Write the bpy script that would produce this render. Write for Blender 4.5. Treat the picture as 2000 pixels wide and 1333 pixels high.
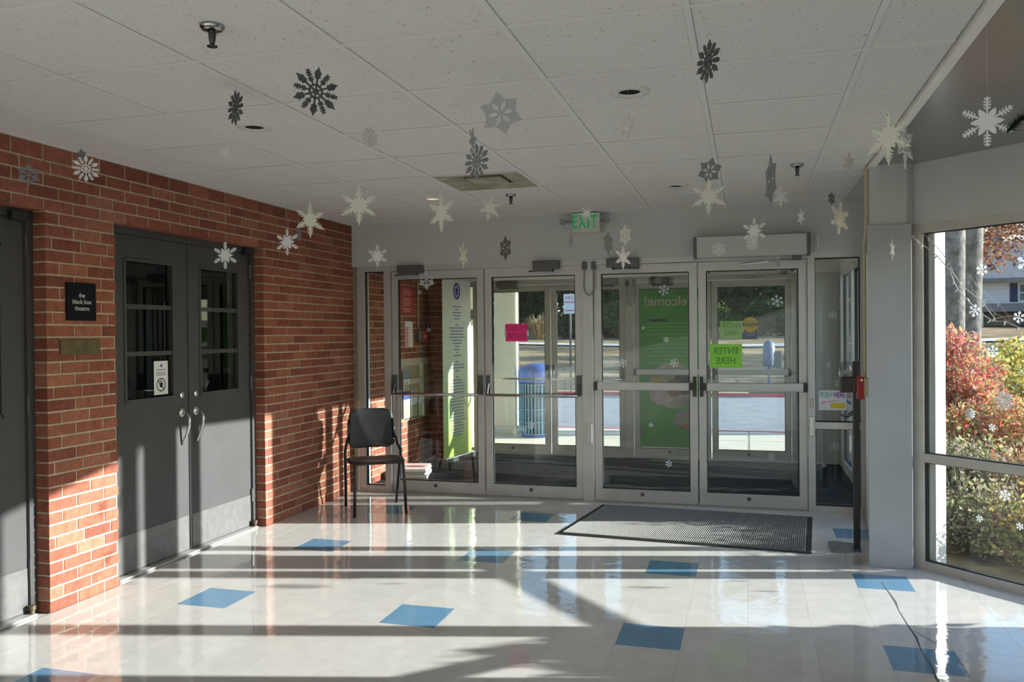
import bpy, bmesh, math, random
import numpy as np
from mathutils import Vector, Matrix, Euler

# ------------------------------------------------------------------ camera, sky, sun, exposure
scene = bpy.context.scene
for ob in list(bpy.data.objects):
    bpy.data.objects.remove(ob)
C = scene.collection
R = math.radians
random.seed(7)
rng = np.random.default_rng(7)

cam_d = bpy.data.cameras.new('camera')
cam = bpy.data.objects.new('camera', cam_d)
C.objects.link(cam)
cam_d.sensor_width = 36.0
cam_d.lens = 1636.0 / 2000.0 * 36.0
cam_d.clip_start = 0.05
cam_d.clip_end = 500
cam.location = (0, 0, 1.481)
YAW, PIT, ROL = R(15.75), R(-0.489), R(-0.5145)
_r = Vector((math.cos(YAW), math.sin(YAW), 0))
_f = Vector((-math.sin(YAW), math.cos(YAW), 0))
_u = Vector((0, 0, 1))
_f2 = _f * math.cos(PIT) + _u * math.sin(PIT)
_u2 = _u * math.cos(PIT) - _f * math.sin(PIT)
_r3 = _r * math.cos(ROL) + _u2 * math.sin(ROL)
_u3 = _u2 * math.cos(ROL) - _r * math.sin(ROL)
cam.rotation_euler = Matrix((_r3, _u3, -_f2)).transposed().to_euler()
scene.camera = cam

SUN_AZ = R(76.3)      # clockwise from +y
SUN_EL = R(14.6)
world = bpy.data.worlds.new('sky_world')
scene.world = world
world.use_nodes = True
wn = world.node_tree.nodes
wl = world.node_tree.links
wn.clear()
sky = wn.new('ShaderNodeTexSky')
sky.sky_type = 'NISHITA'
sky.sun_disc = False
sky.sun_elevation = R(24)
sky.sun_rotation = SUN_AZ
sky.air_density = 1.0
sky.dust_density = 0.6
sky.ozone_density = 1.5
bg = wn.new('ShaderNodeBackground')
bg.inputs['Strength'].default_value = 0.36
wo = wn.new('ShaderNodeOutputWorld')
wl.new(sky.outputs[0], bg.inputs['Color'])
wl.new(bg.outputs[0], wo.inputs['Surface'])

sun_d = bpy.data.lights.new('sun', 'SUN')
sun_d.energy = 14.5
sun_d.angle = R(0.55)
sun_d.color = (1.0, 0.965, 0.915)
sun = bpy.data.objects.new('sun', sun_d)
C.objects.link(sun)
_sd = Vector((math.sin(SUN_AZ) * math.cos(SUN_EL), math.cos(SUN_AZ) * math.cos(SUN_EL), math.sin(SUN_EL)))
sun.rotation_euler = _sd.to_track_quat('Z', 'Y').to_euler()
sun.location = (12, 6, 6)

scene.view_settings.view_transform = 'Standard'
scene.view_settings.look = 'None'
scene.view_settings.gamma = 1.0
scene.view_settings.use_curve_mapping = False
scene.view_settings.exposure = 0.18
cy = scene.cycles
cy.max_bounces = 12
cy.diffuse_bounces = 6
cy.glossy_bounces = 5
cy.transparent_max_bounces = 24
cy.transmission_bounces = 6
cy.caustics_reflective = False
cy.caustics_refractive = False
cy.sample_clamp_indirect = 6.0
cy.use_denoising = True

# ------------------------------------------------------------------ materials
MATS = {}


def nodes_of(m):
    m.use_nodes = True
    nt = m.node_tree
    return nt, nt.nodes['Principled BSDF']


def mat(name, col, rough=0.5, metal=0.0, spec=0.5, var=0.0, vscale=6.0, bump=0.0, bscale=60.0, coat=0.0, emit=None, obj_var=0.0, isl_var=0.0):
    """Procedural principled material: noise colour variation, noise bump, per-object / per-island tint."""
    if name in MATS:
        return MATS[name]
    m = bpy.data.materials.new(name)
    nt, b = nodes_of(m)
    N, L = nt.nodes, nt.links
    c4 = (*col, 1.0)
    b.inputs['Base Color'].default_value = c4
    b.inputs['Roughness'].default_value = rough
    b.inputs['Metallic'].default_value = metal
    b.inputs['Specular IOR Level'].default_value = spec
    b.inputs['Coat Weight'].default_value = coat
    geo = N.new('ShaderNodeNewGeometry')
    last = None
    if var > 0:
        no = N.new('ShaderNodeTexNoise')
        no.inputs['Scale'].default_value = vscale
        no.inputs['Detail'].default_value = 4
        L.new(geo.outputs['Position'], no.inputs['Vector'])
        mr = N.new('ShaderNodeMapRange')
        mr.inputs['From Min'].default_value = 0.3
        mr.inputs['From Max'].default_value = 0.7
        mr.inputs['To Min'].default_value = 1 - var
        mr.inputs['To Max'].default_value = 1 + var
        L.new(no.outputs['Fac'], mr.inputs['Value'])
        last = mr.outputs[0]
    if obj_var > 0 or isl_var > 0:
        oi = N.new('ShaderNodeObjectInfo')
        ad = N.new('ShaderNodeMath')
        ad.operation = 'ADD'
        L.new(oi.outputs['Random'], ad.inputs[0])
        L.new(geo.outputs['Random Per Island'], ad.inputs[1])
        fr = N.new('ShaderNodeMath')
        fr.operation = 'FRACT'
        L.new(ad.outputs[0], fr.inputs[0])
        mr2 = N.new('ShaderNodeMapRange')
        v = max(obj_var, isl_var)
        mr2.inputs['To Min'].default_value = 1 - v
        mr2.inputs['To Max'].default_value = 1 + v
        L.new(fr.outputs[0], mr2.inputs['Value'])
        if last is None:
            last = mr2.outputs[0]
        else:
            mu = N.new('ShaderNodeMath')
            mu.operation = 'MULTIPLY'
            L.new(last, mu.inputs[0])
            L.new(mr2.outputs[0], mu.inputs[1])
            last = mu.outputs[0]
    if last is not None:
        vm = N.new('ShaderNodeVectorMath')
        vm.operation = 'SCALE'
        vm.inputs[0].default_value = col
        L.new(last, vm.inputs['Scale'])
        L.new(vm.outputs[0], b.inputs['Base Color'])
    if bump > 0:
        n2 = N.new('ShaderNodeTexNoise')
        n2.inputs['Scale'].default_value = bscale
        n2.inputs['Detail'].default_value = 5
        L.new(geo.outputs['Position'], n2.inputs['Vector'])
        bp = N.new('ShaderNodeBump')
        bp.inputs['Strength'].default_value = bump
        bp.inputs['Distance'].default_value = 0.01
        L.new(n2.outputs['Fac'], bp.inputs['Height'])
        L.new(bp.outputs[0], b.inputs['Normal'])
    if emit:
        b.inputs['Emission Color'].default_value = (*emit[0], 1)
        b.inputs['Emission Strength'].default_value = emit[1]
    MATS[name] = m
    return m


def glass_mat(name, tint=(0.93, 0.96, 0.95), f0=0.035, boost=1.0):
    m = bpy.data.materials.new(name)
    m.use_nodes = True
    nt = m.node_tree
    N, L = nt.nodes, nt.links
    N.clear()
    lw = N.new('ShaderNodeLayerWeight')
    lw.inputs['Blend'].default_value = 0.5
    pw = N.new('ShaderNodeMath')
    pw.operation = 'POWER'
    pw.inputs[1].default_value = 5.0
    L.new(lw.outputs['Facing'], pw.inputs[0])
    ma = N.new('ShaderNodeMath')
    ma.operation = 'MULTIPLY_ADD'
    ma.inputs[1].default_value = 0.9 * boost
    ma.inputs[2].default_value = f0
    L.new(pw.outputs[0], ma.inputs[0])
    tr = N.new('ShaderNodeBsdfTransparent')
    tr.inputs[0].default_value = (*tint, 1)
    gl = N.new('ShaderNodeBsdfGlossy')
    gl.inputs['Roughness'].default_value = 0.0
    mx = N.new('ShaderNodeMixShader')
    L.new(ma.outputs[0], mx.inputs[0])
    L.new(tr.outputs[0], mx.inputs[1])
    L.new(gl.outputs[0], mx.inputs[2])
    out = N.new('ShaderNodeOutputMaterial')
    L.new(mx.outputs[0], out.inputs['Surface'])
    MATS[name] = m
    return m


GLASS = glass_mat('clear_glass')


def leaf_mat(name, cols, rough=0.5, trans=0.45):
    """Leaves: a colour ramp over a random value per leaf, some light let through."""
    m = bpy.data.materials.new(name)
    m.use_nodes = True
    nt = m.node_tree
    N, L = nt.nodes, nt.links
    N.clear()
    geo = N.new('ShaderNodeNewGeometry')
    cr = N.new('ShaderNodeValToRGB')
    cr.color_ramp.interpolation = 'CONSTANT'
    el = cr.color_ramp.elements
    n = len(cols)
    el[0].position = 0
    el[0].color = (*cols[0], 1)
    el[1].position = 1.0 / n
    el[1].color = (*cols[1 % n], 1)
    for i in range(2, n):
        e = el.new(i / n)
        e.color = (*cols[i], 1)
    L.new(geo.outputs['Random Per Island'], cr.inputs[0])
    df = N.new('ShaderNodeBsdfDiffuse')
    tl = N.new('ShaderNodeBsdfTranslucent')
    L.new(cr.outputs[0], df.inputs[0])
    L.new(cr.outputs[0], tl.inputs[0])
    mx = N.new('ShaderNodeMixShader')
    mx.inputs[0].default_value = trans
    L.new(df.outputs[0], mx.inputs[1])
    L.new(tl.outputs[0], mx.inputs[2])
    out = N.new('ShaderNodeOutputMaterial')
    L.new(mx.outputs[0], out.inputs['Surface'])
    MATS[name] = m
    return m


def floor_mat(name, col):
    m = mat(name, col, rough=0.07, spec=0.9, var=0.05, vscale=9.0, obj_var=0.025)
    nt, b = nodes_of(m)
    N, L = nt.nodes, nt.links
    geo = N.new('ShaderNodeNewGeometry')
    n2 = N.new('ShaderNodeTexNoise')
    n2.inputs['Scale'].default_value = 11.0
    n2.inputs['Detail'].default_value = 2
    L.new(geo.outputs['Position'], n2.inputs['Vector'])
    bp = N.new('ShaderNodeBump')
    bp.inputs['Strength'].default_value = 0.055
    bp.inputs['Distance'].default_value = 0.02
    L.new(n2.outputs['Fac'], bp.inputs['Height'])
    L.new(bp.outputs[0], b.inputs['Normal'])
    # scuffs change the gloss a little
    n3 = N.new('ShaderNodeTexNoise')
    n3.inputs['Scale'].default_value = 2.3
    n3.inputs['Detail'].default_value = 6
    L.new(geo.outputs['Position'], n3.inputs['Vector'])
    mr = N.new('ShaderNodeMapRange')
    mr.inputs['From Min'].default_value = 0.35
    mr.inputs['From Max'].default_value = 0.75
    mr.inputs['To Min'].default_value = 0.035
    mr.inputs['To Max'].default_value = 0.10
    L.new(n3.outputs['Fac'], mr.inputs['Value'])
    L.new(mr.outputs[0], b.inputs['Roughness'])
    return m


def ceil_tile_mat():
    m = mat('fissured_tile', (0.72, 0.70, 0.68), rough=0.95, spec=0.1)
    nt, b = nodes_of(m)
    N, L = nt.nodes, nt.links
    geo = N.new('ShaderNodeNewGeometry')
    mp = N.new('ShaderNodeMapping')
    mp.inputs['Scale'].default_value = (1.0, 0.55, 1.0)
    mp.inputs['Rotation'].default_value = (0, 0, 0.5)
    L.new(geo.outputs['Position'], mp.inputs['Vector'])
    n1 = N.new('ShaderNodeTexNoise')
    n1.inputs['Scale'].default_value = 95.0
    n1.inputs['Detail'].default_value = 3
    n1.inputs['Distortion'].default_value = 1.2
    L.new(mp.outputs[0], n1.inputs['Vector'])
    cr = N.new('ShaderNodeValToRGB')
    cr.color_ramp.elements[0].position = 0.27
    cr.color_ramp.elements[0].color = (0.30, 0.28, 0.26, 1)
    cr.color_ramp.elements[1].position = 0.37
    cr.color_ramp.elements[1].color = (0.72, 0.70, 0.68, 1)
    L.new(n1.outputs['Fac'], cr.inputs[0])
    L.new(cr.outputs[0], b.inputs['Base Color'])
    bp = N.new('ShaderNodeBump')
    bp.inputs['Strength'].default_value = 0.35
    bp.inputs['Distance'].default_value = 0.004
    L.new(cr.outputs[0], bp.inputs['Height'])
    L.new(bp.outputs[0], b.inputs['Normal'])
    return m


def brick_mat():
    m = bpy.data.materials.new('red_brick')
    nt, b = nodes_of(m)
    N, L = nt.nodes, nt.links
    b.inputs['Roughness'].default_value = 0.75
    b.inputs['Specular IOR Level'].default_value = 0.35
    geo = N.new('ShaderNodeNewGeometry')
    oi = N.new('ShaderNodeObjectInfo')
    ad = N.new('ShaderNodeMath')
    ad.operation = 'ADD'
    L.new(oi.outputs['Random'], ad.inputs[0])
    L.new(geo.outputs['Random Per Island'], ad.inputs[1])
    fr = N.new('ShaderNodeMath')
    fr.operation = 'FRACT'
    L.new(ad.outputs[0], fr.inputs[0])
    cr = N.new('ShaderNodeValToRGB')
    el = cr.color_ramp.elements
    el[0].position = 0.0
    el[0].color = (0.20, 0.058, 0.036, 1)
    el[1].position = 1.0
    el[1].color = (0.36, 0.150, 0.092, 1)
    e = el.new(0.45)
    e.color = (0.285, 0.088, 0.053, 1)
    e = el.new(0.8)
    e.color = (0.325, 0.112, 0.066, 1)
    L.new(fr.outputs[0], cr.inputs[0])
    no = N.new('ShaderNodeTexNoise')
    no.inputs['Scale'].default_value = 30.0
    no.inputs['Detail'].default_value = 6
    L.new(geo.outputs['Position'], no.inputs['Vector'])
    mr = N.new('ShaderNodeMapRange')
    mr.inputs['From Min'].default_value = 0.3
    mr.inputs['From Max'].default_value = 0.7
    mr.inputs['To Min'].default_value = 0.78
    mr.inputs['To Max'].default_value = 1.2
    L.new(no.outputs['Fac'], mr.inputs['Value'])
    vm = N.new('ShaderNodeVectorMath')
    vm.operation = 'SCALE'
    L.new(cr.outputs[0], vm.inputs[0])
    L.new(mr.outputs[0], vm.inputs['Scale'])
    # pale flecks
    vo = N.new('ShaderNodeTexVoronoi')
    vo.inputs['Scale'].default_value = 60.0
    L.new(geo.outputs['Position'], vo.inputs['Vector'])
    lt = N.new('ShaderNodeMath')
    lt.operation = 'LESS_THAN'
    lt.inputs[1].default_value = 0.11
    L.new(vo.outputs['Distance'], lt.inputs[0])
    mx = N.new('ShaderNodeMix')
    mx.data_type = 'RGBA'
    L.new(lt.outputs[0], mx.inputs['Factor'])
    L.new(vm.outputs[0], mx.inputs['A'])
    mx.inputs['B'].default_value = (0.5, 0.32, 0.24, 1)
    L.new(mx.outputs['Result'], b.inputs['Base Color'])
    bp = N.new('ShaderNodeBump')
    bp.inputs['Strength'].default_value = 0.4
    bp.inputs['Distance'].default_value = 0.006
    L.new(no.outputs['Fac'], bp.inputs['Height'])
    L.new(bp.outputs[0], b.inputs['Normal'])
    MATS['red_brick'] = m
    return m


BRICK = brick_mat()
MORTAR = mat('mortar', (0.56, 0.49, 0.36), 0.95, spec=0.1, var=0.15, vscale=25, bump=0.4, bscale=120)
TILEW = floor_mat('white_vinyl', (0.66, 0.645, 0.63))
TILEB = floor_mat('blue_vinyl', (0.155, 0.32, 0.50))
CEILT = ceil_tile_mat()
TBAR = mat('tee_white', (0.74, 0.72, 0.70), 0.5, spec=0.3)
GREYP = mat('grey_paint', (0.55, 0.555, 0.54), 0.55, spec=0.3, var=0.02, vscale=3, bump=0.05, bscale=200)
COLP = mat('column_paint', (0.42, 0.43, 0.44), 0.4, spec=0.4, var=0.05, vscale=4, bump=0.04, bscale=150)
BAYC = mat('bay_ceiling_paint', (0.20, 0.205, 0.20), 0.28, spec=0.5, var=0.03, vscale=2)
ALU = mat('anodised_aluminium', (0.56, 0.555, 0.54), 0.38, metal=0.35, spec=0.5, var=0.05, vscale=8)
ALUD = mat('aged_aluminium', (0.46, 0.44, 0.40), 0.4, metal=0.3, spec=0.5, var=0.06, vscale=8)
WINF = mat('window_frame_paint', (0.52, 0.49, 0.44), 0.45, spec=0.4, var=0.08, vscale=10)
WHITEP = mat('white_paint', (0.82, 0.81, 0.78), 0.45, spec=0.4, var=0.03, vscale=8)
CHARC = mat('charcoal_door_paint', (0.075, 0.075, 0.078), 0.45, spec=0.22, var=0.05, vscale=5, bump=0.03, bscale=40)
FRAMEB = mat('dark_frame_paint', (0.06, 0.06, 0.062), 0.4, spec=0.5)
KICK = mat('brushed_kick_plate', (0.165, 0.165, 0.165), 0.4, metal=0.3, spec=0.5, var=0.12, vscale=20)
BLACKM = mat('black_plastic', (0.018, 0.018, 0.019), 0.35, spec=0.5)
GASK = mat('black_gasket', (0.012, 0.012, 0.013), 0.7)
CLOSER = mat('bronze_closer', (0.13, 0.125, 0.12), 0.4, metal=0.4, var=0.05)
STEEL = mat('satin_steel', (0.62, 0.62, 0.60), 0.25, metal=0.9)
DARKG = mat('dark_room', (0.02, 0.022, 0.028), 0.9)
PAPERW = mat('white_paper', (0.80, 0.80, 0.80), 0.8, spec=0.2)
INK = mat('black_ink', (0.03, 0.03, 0.035), 0.7)
BLUEINK = mat('blue_ink', (0.05, 0.06, 0.30), 0.6)
GREYINK = mat('faded_ink', (0.22, 0.22, 0.35), 0.7)

# ------------------------------------------------------------------ mesh helpers
ORG = {}


class MB:
    def __init__(self):
        self.v = []
        self.f = []

    def add(self, vs, fs):
        n = len(self.v)
        self.v += [tuple(p) for p in vs]
        self.f += [tuple(i + n for i in q) for q in fs]
        return self

    def box(self, x0, x1, y0, y1, z0, z1):
        if x0 > x1: x0, x1 = x1, x0
        if y0 > y1: y0, y1 = y1, y0
        if z0 > z1: z0, z1 = z1, z0
        vs = [(x0, y0, z0), (x1, y0, z0), (x1, y1, z0), (x0, y1, z0), (x0, y0, z1), (x1, y0, z1), (x1, y1, z1), (x0, y1, z1)]
        return self.add(vs, [(0, 3, 2, 1), (4, 5, 6, 7), (0, 1, 5, 4), (1, 2, 6, 5), (2, 3, 7, 6), (3, 0, 4, 7)])

    def prism(self, poly, z0, z1):
        """poly: ccw xy polygon, extruded in z."""
        n = len(poly)
        vs = [(x, y, z0) for x, y in poly] + [(x, y, z1) for x, y in poly]
        fs = [tuple(reversed(range(n))), tuple(range(n, 2 * n))]
        fs += [(i, (i + 1) % n, n + (i + 1) % n, n + i) for i in range(n)]
        return self.add(vs, fs)

    def slab(self, poly, y0, y1):
        """poly: xz polygon (ccw seen from -y), extruded in y."""
        n = len(poly)
        vs = [(x, y0, z) for x, z in poly] + [(x, y1, z) for x, z in poly]
        fs = [tuple(range(n)), tuple(reversed(range(n, 2 * n)))]
        fs += [(i, n + i, n + (i + 1) % n, (i + 1) % n) for i in range(n)]
        return self.add(vs, fs)

    def obox(self, c, ux, hx, hy, z0, z1):
        """box turned about z: centre c (xy), unit axis ux, half sizes."""
        ux = Vector(ux).normalized()
        uy = Vector((-ux.y, ux.x))
        c = Vector(c)
        p = [c - ux * hx - uy * hy, c + ux * hx - uy * hy, c + ux * hx + uy * hy, c - ux * hx + uy * hy]
        return self.prism([(q.x, q.y) for q in p], z0, z1)

    def tube(self, pts, r, n=8, cap=True):
        pts = [Vector(p) for p in pts]
        rs = r if isinstance(r, (list, tuple)) else [r] * len(pts)
        rings = []
        prev = None
        for i, p in enumerate(pts):
            a = pts[max(i - 1, 0)]
            b = pts[min(i + 1, len(pts) - 1)]
            d = (b - a)
            if d.length < 1e-9: d = Vector((0, 0, 1))
            d.normalize()
            if prev is None:
                up = Vector((0, 0, 1)) if abs(d.z) < 0.9 else Vector((1, 0, 0))
                s = d.cross(up).normalized()
            else:
                s = (prev - d * prev.dot(d))
                if s.length < 1e-6: s = d.cross(Vector((0, 0, 1)))
                s.normalize()
            prev = s
            t = d.cross(s)
            rings.append([p + (s * math.cos(2 * math.pi * k / n) + t * math.sin(2 * math.pi * k / n)) * rs[i] for k in range(n)])
        vs = [q for ring in rings for q in ring]
        fs = []
        for i in range(len(pts) - 1):
            for k in range(n):
                fs.append((i * n + k, i * n + (k + 1) % n, (i + 1) * n + (k + 1) % n, (i + 1) * n + k))
        if cap:
            fs.append(tuple(reversed(range(n))))
            fs.append(tuple((len(pts) - 1) * n + k for k in range(n)))
        return self.add(vs, fs)

    def lathe(self, c, prof, n=20, axis='z'):
        """prof: (radius, height) pairs; turned about an axis through c."""
        vs = []
        for r, h in prof:
            for k in range(n):
                a = 2 * math.pi * k / n
                q = (r * math.cos(a), r * math.sin(a), h)
                if axis == 'y': q = (q[0], q[2], q[1])
                if axis == 'x': q = (q[2], q[0], q[1])
                vs.append((c[0] + q[0], c[1] + q[1], c[2] + q[2]))
        fs = []
        m = len(prof)
        for i in range(m - 1):
            for k in range(n):
                fs.append((i * n + k, i * n + (k + 1) % n, (i + 1) * n + (k + 1) % n, (i + 1) * n + k))
        fs.append(tuple(reversed(range(n))))
        fs.append(tuple((m - 1) * n + k for k in range(n)))
        return self.add(vs, fs)

    def build(self, name, m, parent=None, smooth=False, bevel=0.0, local=False, loc=None, origin='base'):
        vs = np.array(self.v, float)
        if parent is not None:
            org = np.zeros(3) if local else np.array(ORG[parent.name])
        elif loc is not None:
            org = np.array(loc, float)
        else:
            lo, hi = vs.min(0), vs.max(0)
            org = np.array([(lo[0] + hi[0]) / 2, (lo[1] + hi[1]) / 2, lo[2]])
        me = bpy.data.meshes.new(name)
        me.from_pydata([tuple(p) for p in (vs - org)], [], self.f)
        bm = bmesh.new()
        bm.from_mesh(me)
        bmesh.ops.recalc_face_normals(bm, faces=bm.faces)
        if bevel > 0:
            bmesh.ops.bevel(bm, geom=[e for e in bm.edges if len(e.link_faces) == 2 and e.calc_face_angle(0) > 0.6], offset=bevel, segments=2, affect='EDGES', profile=0.6)
        bm.to_mesh(me)
        bm.free()
        if smooth:
            me.shade_smooth()
            for p in me.polygons:
                if len(p.vertices) > 6: p.use_smooth = False
        if m is not None:
            me.materials.append(m)
        o = bpy.data.objects.new(name, me)
        C.objects.link(o)
        if parent is not None:
            o.parent = parent
            ORG[o.name] = tuple(org) if not local else (0, 0, 0)
        else:
            o.location = tuple(org)
            ORG[o.name] = tuple(org)
        return o


def box(x0, x1, y0, y1, z0, z1):
    return MB().box(x0, x1, y0, y1, z0, z1)


def tag(o, label=None, cat=None, group=None, kind=None):
    if label: o['label'] = label
    if cat: o['category'] = cat
    if group: o['group'] = group
    if kind: o['kind'] = kind
    return o


def thing(name, loc, label=None, cat=None, group=None, kind=None, rz=0.0):
    o = bpy.data.objects.new(name, None)
    o.empty_display_size = 0.1
    C.objects.link(o)
    o.location = loc
    o.rotation_euler = (0, 0, rz)
    ORG[o.name] = tuple(loc)
    return tag(o, label, cat, group, kind)


def struct(o, label=None, cat=None):
    return tag(o, label, cat, None, 'structure')


def share(src, name, parent, loc, scale=None):
    o = bpy.data.objects.new(name, src)
    C.objects.link(o)
    o.parent = parent
    o.location = loc
    if scale: o.scale = scale
    ORG[o.name] = ORG[parent.name]
    return o


def text(name, s, size, loc, rot, m, parent, depth=0.0006, align='CENTER', sx=1.0, spacing=1.0, bold=0.0, track=1.0):
    cu = bpy.data.curves.new(name, 'FONT')
    cu.body = s
    cu.size = size
    cu.align_x = align
    cu.align_y = 'CENTER'
    cu.extrude = depth
    cu.offset = bold
    cu.space_line = spacing
    cu.space_character = track
    cu.resolution_u = 3
    cu.materials.append(m)
    tmp = bpy.data.objects.new(name, cu)
    C.objects.link(tmp)
    bpy.context.view_layer.update()
    me = bpy.data.meshes.new_from_object(tmp)
    bpy.data.objects.remove(tmp)
    if not me.materials: me.materials.append(m)
    o = bpy.data.objects.new(name, me)
    C.objects.link(o)
    o.parent = parent
    og = ORG[parent.name]
    o.location = tuple(loc[i] - og[i] for i in range(3))
    o.rotation_euler = rot
    o.scale = (sx, 1, 1)
    ORG[o.name] = ORG[parent.name]
    return o


FRONT = (R(90), 0, 0)          # reads for someone looking along +y
BACKW = (R(90), 0, R(180))     # faces outdoors, mirrored when seen from the lobby
FACEX = (R(90), 0, R(90))      # on the left wall, faces +x

# ------------------------------------------------------------------ room shell
H = 2.52
XL, YB = -3.62, 7.28
A0, A1, A2, A3 = (0.955, 5.745), (1.95, 4.75), (1.15, 3.95), (1.15, -3.6)     # pointed bay, then a solid wall
SG0, SG1 = (0.905, 7.28), (0.765, 5.89)        # glazed side between column and storefront


def seg(mb, A, B, t0, t1, d0, d1, z0, z1):
    """box along A->B from t0 to t1 metres, from d0 to d1 metres outside the line"""
    A, B = Vector(A), Vector(B)
    d = (B - A).normalized()
    n = Vector((-d.y, d.x))
    c = A + d * (t0 + t1) / 2 + n * (d0 + d1) / 2
    return mb.obox((c.x, c.y), (d.x, d.y), abs(t1 - t0) / 2, abs(d1 - d0) / 2, z0, z1)


def seglen(A, B):
    return (Vector(B) - Vector(A)).length


# --- floor: slab with vinyl tiles (blue accents every fourth tile)
floor = struct(MB().prism([(-4.2, -3.6), (1.25, -3.6), (1.25, 3.92), (2.09, 4.75), (1.05, 5.85), (0.98, 7.40), (-4.2, 7.40)], -0.12, -0.004).build('floor', TILEW, loc=(0, 0, 0)),
               'glossy white vinyl tile floor with scattered blue tiles', 'floor')
TS = 0.3048
TX0, TY0 = -1.839, 3.9467


def inside_bay(x, y):
    if y > 5.69: return x < 0.80
    if y > 4.74: return x + y < 6.72
    return x < 1.18 or (y > 3.9 and x - y < -2.75)


tile_me = box(0.0004, TS - 0.0004, 0.0004, TS - 0.0004, -0.004, 0.0).build('tile', TILEW, floor)
tb_me = box(0.0004, TS - 0.0004, 0.0004, TS - 0.0004, -0.004, 0.0).build('tile', TILEB, floor)
tile_src, tileb_src = tile_me.data, tb_me.data
bpy.data.objects.remove(tile_me)
bpy.data.objects.remove(tb_me)
rest = MB()
for j in range(-12, 11):
    for i in range(-6, 13):
        x0, y0 = TX0 + i * TS, TY0 + j * TS
        x1, y1 = min(x0 + TS, 5.0), min(y0 + TS, YB - 0.005)
        x0c = max(x0, XL + 0.004)
        if y1 - y0 < 0.03 or x1 - x0c < 0.02 or not inside_bay(x0 + 0.15, y0 + 0.15): continue
        blue = (i % 4 == 0 and j % 4 == 0)
        # is any of the tile in front of the lens?
        dep = -0.2714 * (x0 + 0.15) + 0.9625 * (y0 + 0.15)
        lat = 0.9625 * (x0 + 0.15) + 0.2714 * (y0 + 0.15)
        seen = dep > 3.2 and abs(lat) < dep * 0.66 + 0.2
        full = x0c == x0 and y1 == y0 + TS
        if blue or (seen and full):
            share(tileb_src if blue else tile_src, 'tile', floor, (x0, y0, 0), None if full else ((x1 - x0c) / TS, (y1 - y0) / TS, 1))
            if not full: floor.children[-1].location = (x0c, y0, 0)
        elif seen:
            box(x0c, x1 - 0.0004, y0, y1 - 0.0004, -0.004, 0).build('tile', TILEW, floor)
        else:
            rest.box(x0c, x1 - 0.0004, y0, y1 - 0.0004, -0.004, 0)
tag(rest.build('tiles_beyond_view', TILEW, floor), kind='stuff')
# expansion joint crack under the ceiling edge
ck = MB()
pts = [(0.745, 5.32), (0.757, 5.10), (0.764, 4.95), (0.757, 4.80), (0.762, 4.57), (0.770, 4.40), (0.760, 4.22), (0.768, 4.06), (0.760, 3.90), (0.768, 3.70), (0.758, 3.2)]
for k in range(len(pts) - 1):
    (xa, ya), (xb, yb) = pts[k], pts[k + 1]
    wa, wb = (0.003 + 0.004 * (k % 3)) / 2, (0.003 + 0.004 * ((k + 1) % 3)) / 2
    ck.add([(xa - wa, ya, 0.0006), (xa + wa, ya, 0.0006), (xb + wb, yb, 0.0006), (xb - wb, yb, 0.0006)], [(0, 1, 2, 3)])
ck.add([(0.775, 4.49, 0.0006), (0.779, 4.49, 0.0006), (0.846, 4.335, 0.0006), (0.842, 4.33, 0.0006)], [(0, 1, 2, 3)])
ck.build('crack', mat('crack_dirt', (0.10, 0.10, 0.09), 0.9), floor)

# --- brick wall on the left with recessed dark doors
CH, BL, JT = 0.0677, 0.2033, 0.010
NC_OPEN = 32
ZOP = NC_OPEN * CH
YJ0, YP0, YP1, YD1 = 2.02, 3.645, 4.16, 5.74          # door jamb, pier, pier, door jamb
wl_m = MB()
MX = XL - 0.0045
wl_m.box(-3.95, MX, 1.75, YJ0 - 0.005, 0, 2.6)
wl_m.box(-3.95, MX, YJ0 - 0.005, YP0, ZOP + 0.006, 2.6)
wl_m.box(-3.95, MX, YP0 + 0.006, YP1 - 0.006, 0, 2.6)
wl_m.box(-3.95, MX, YP1 - 0.006, YD1 + 0.006, ZOP + 0.006, 2.6)
wl_m.box(-3.95, MX, YD1 + 0.006, 7.40, 0, 2.6)
wall_left = struct(wl_m.build('wall_left', MORTAR, loc=(XL, 0, 0)), 'red brick side wall with buff mortar joints', 'wall')
br_src = {}


def brick_mesh(L, Hh):
    key = (round(L, 3), round(Hh, 3))
    if key not in br_src:
        o = box(-0.1, 0.0, 0, L, 0, Hh).build('brick', BRICK, wall_left, bevel=0.0025, local=True)
        br_src[key] = o.data
        bpy.data.objects.remove(o)
    return br_src[key]


def lay(intervals_of, ncourse, ystart, ztop):
    out = []
    for k in range(ncourse):
        z0 = k * CH
        z1 = min(z0 + CH - JT, ztop)
        if ztop - (z0 + CH) < 0.02: z1 = ztop
        if z1 - z0 < 0.03: continue
        off = 0.0 if k % 2 == 0 else -BL / 2
        if k % 6 == 5: off = -BL * 0.75
        for (a, b) in intervals_of(k):
            n0 = int(math.floor((a - ystart - off) / BL)) - 1
            n1 = int(math.ceil((b - ystart - off) / BL)) + 1
            for n in range(n0, n1):
                ya = max(ystart + off + n * BL, a)
                yb = min(ystart + off + (n + 1) * BL - JT, b)
                if yb - ya > 0.025: out.append((ya, yb, z0, z1))
    return out


def left_iv(k):
    if k < NC_OPEN: return [(1.76, YJ0), (YP0, YP1), (YD1, YB - 0.004)]
    return [(1.76, YB - 0.004)]


bl = lay(left_iv, 38, YP0, H - 0.004)


def size_key(q):
    y = (q[0] + q[1]) / 2
    dep = 0.2714 * 3.62 + 0.9625 * y
    lat = -0.9625 * 3.62 + 0.2714 * y
    z = (q[2] + q[3]) / 2 - 1.481
    vis = abs(lat) < dep * 0.62 and abs(z) < dep * 0.42
    return (0 if vis else 1, dep)


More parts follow.
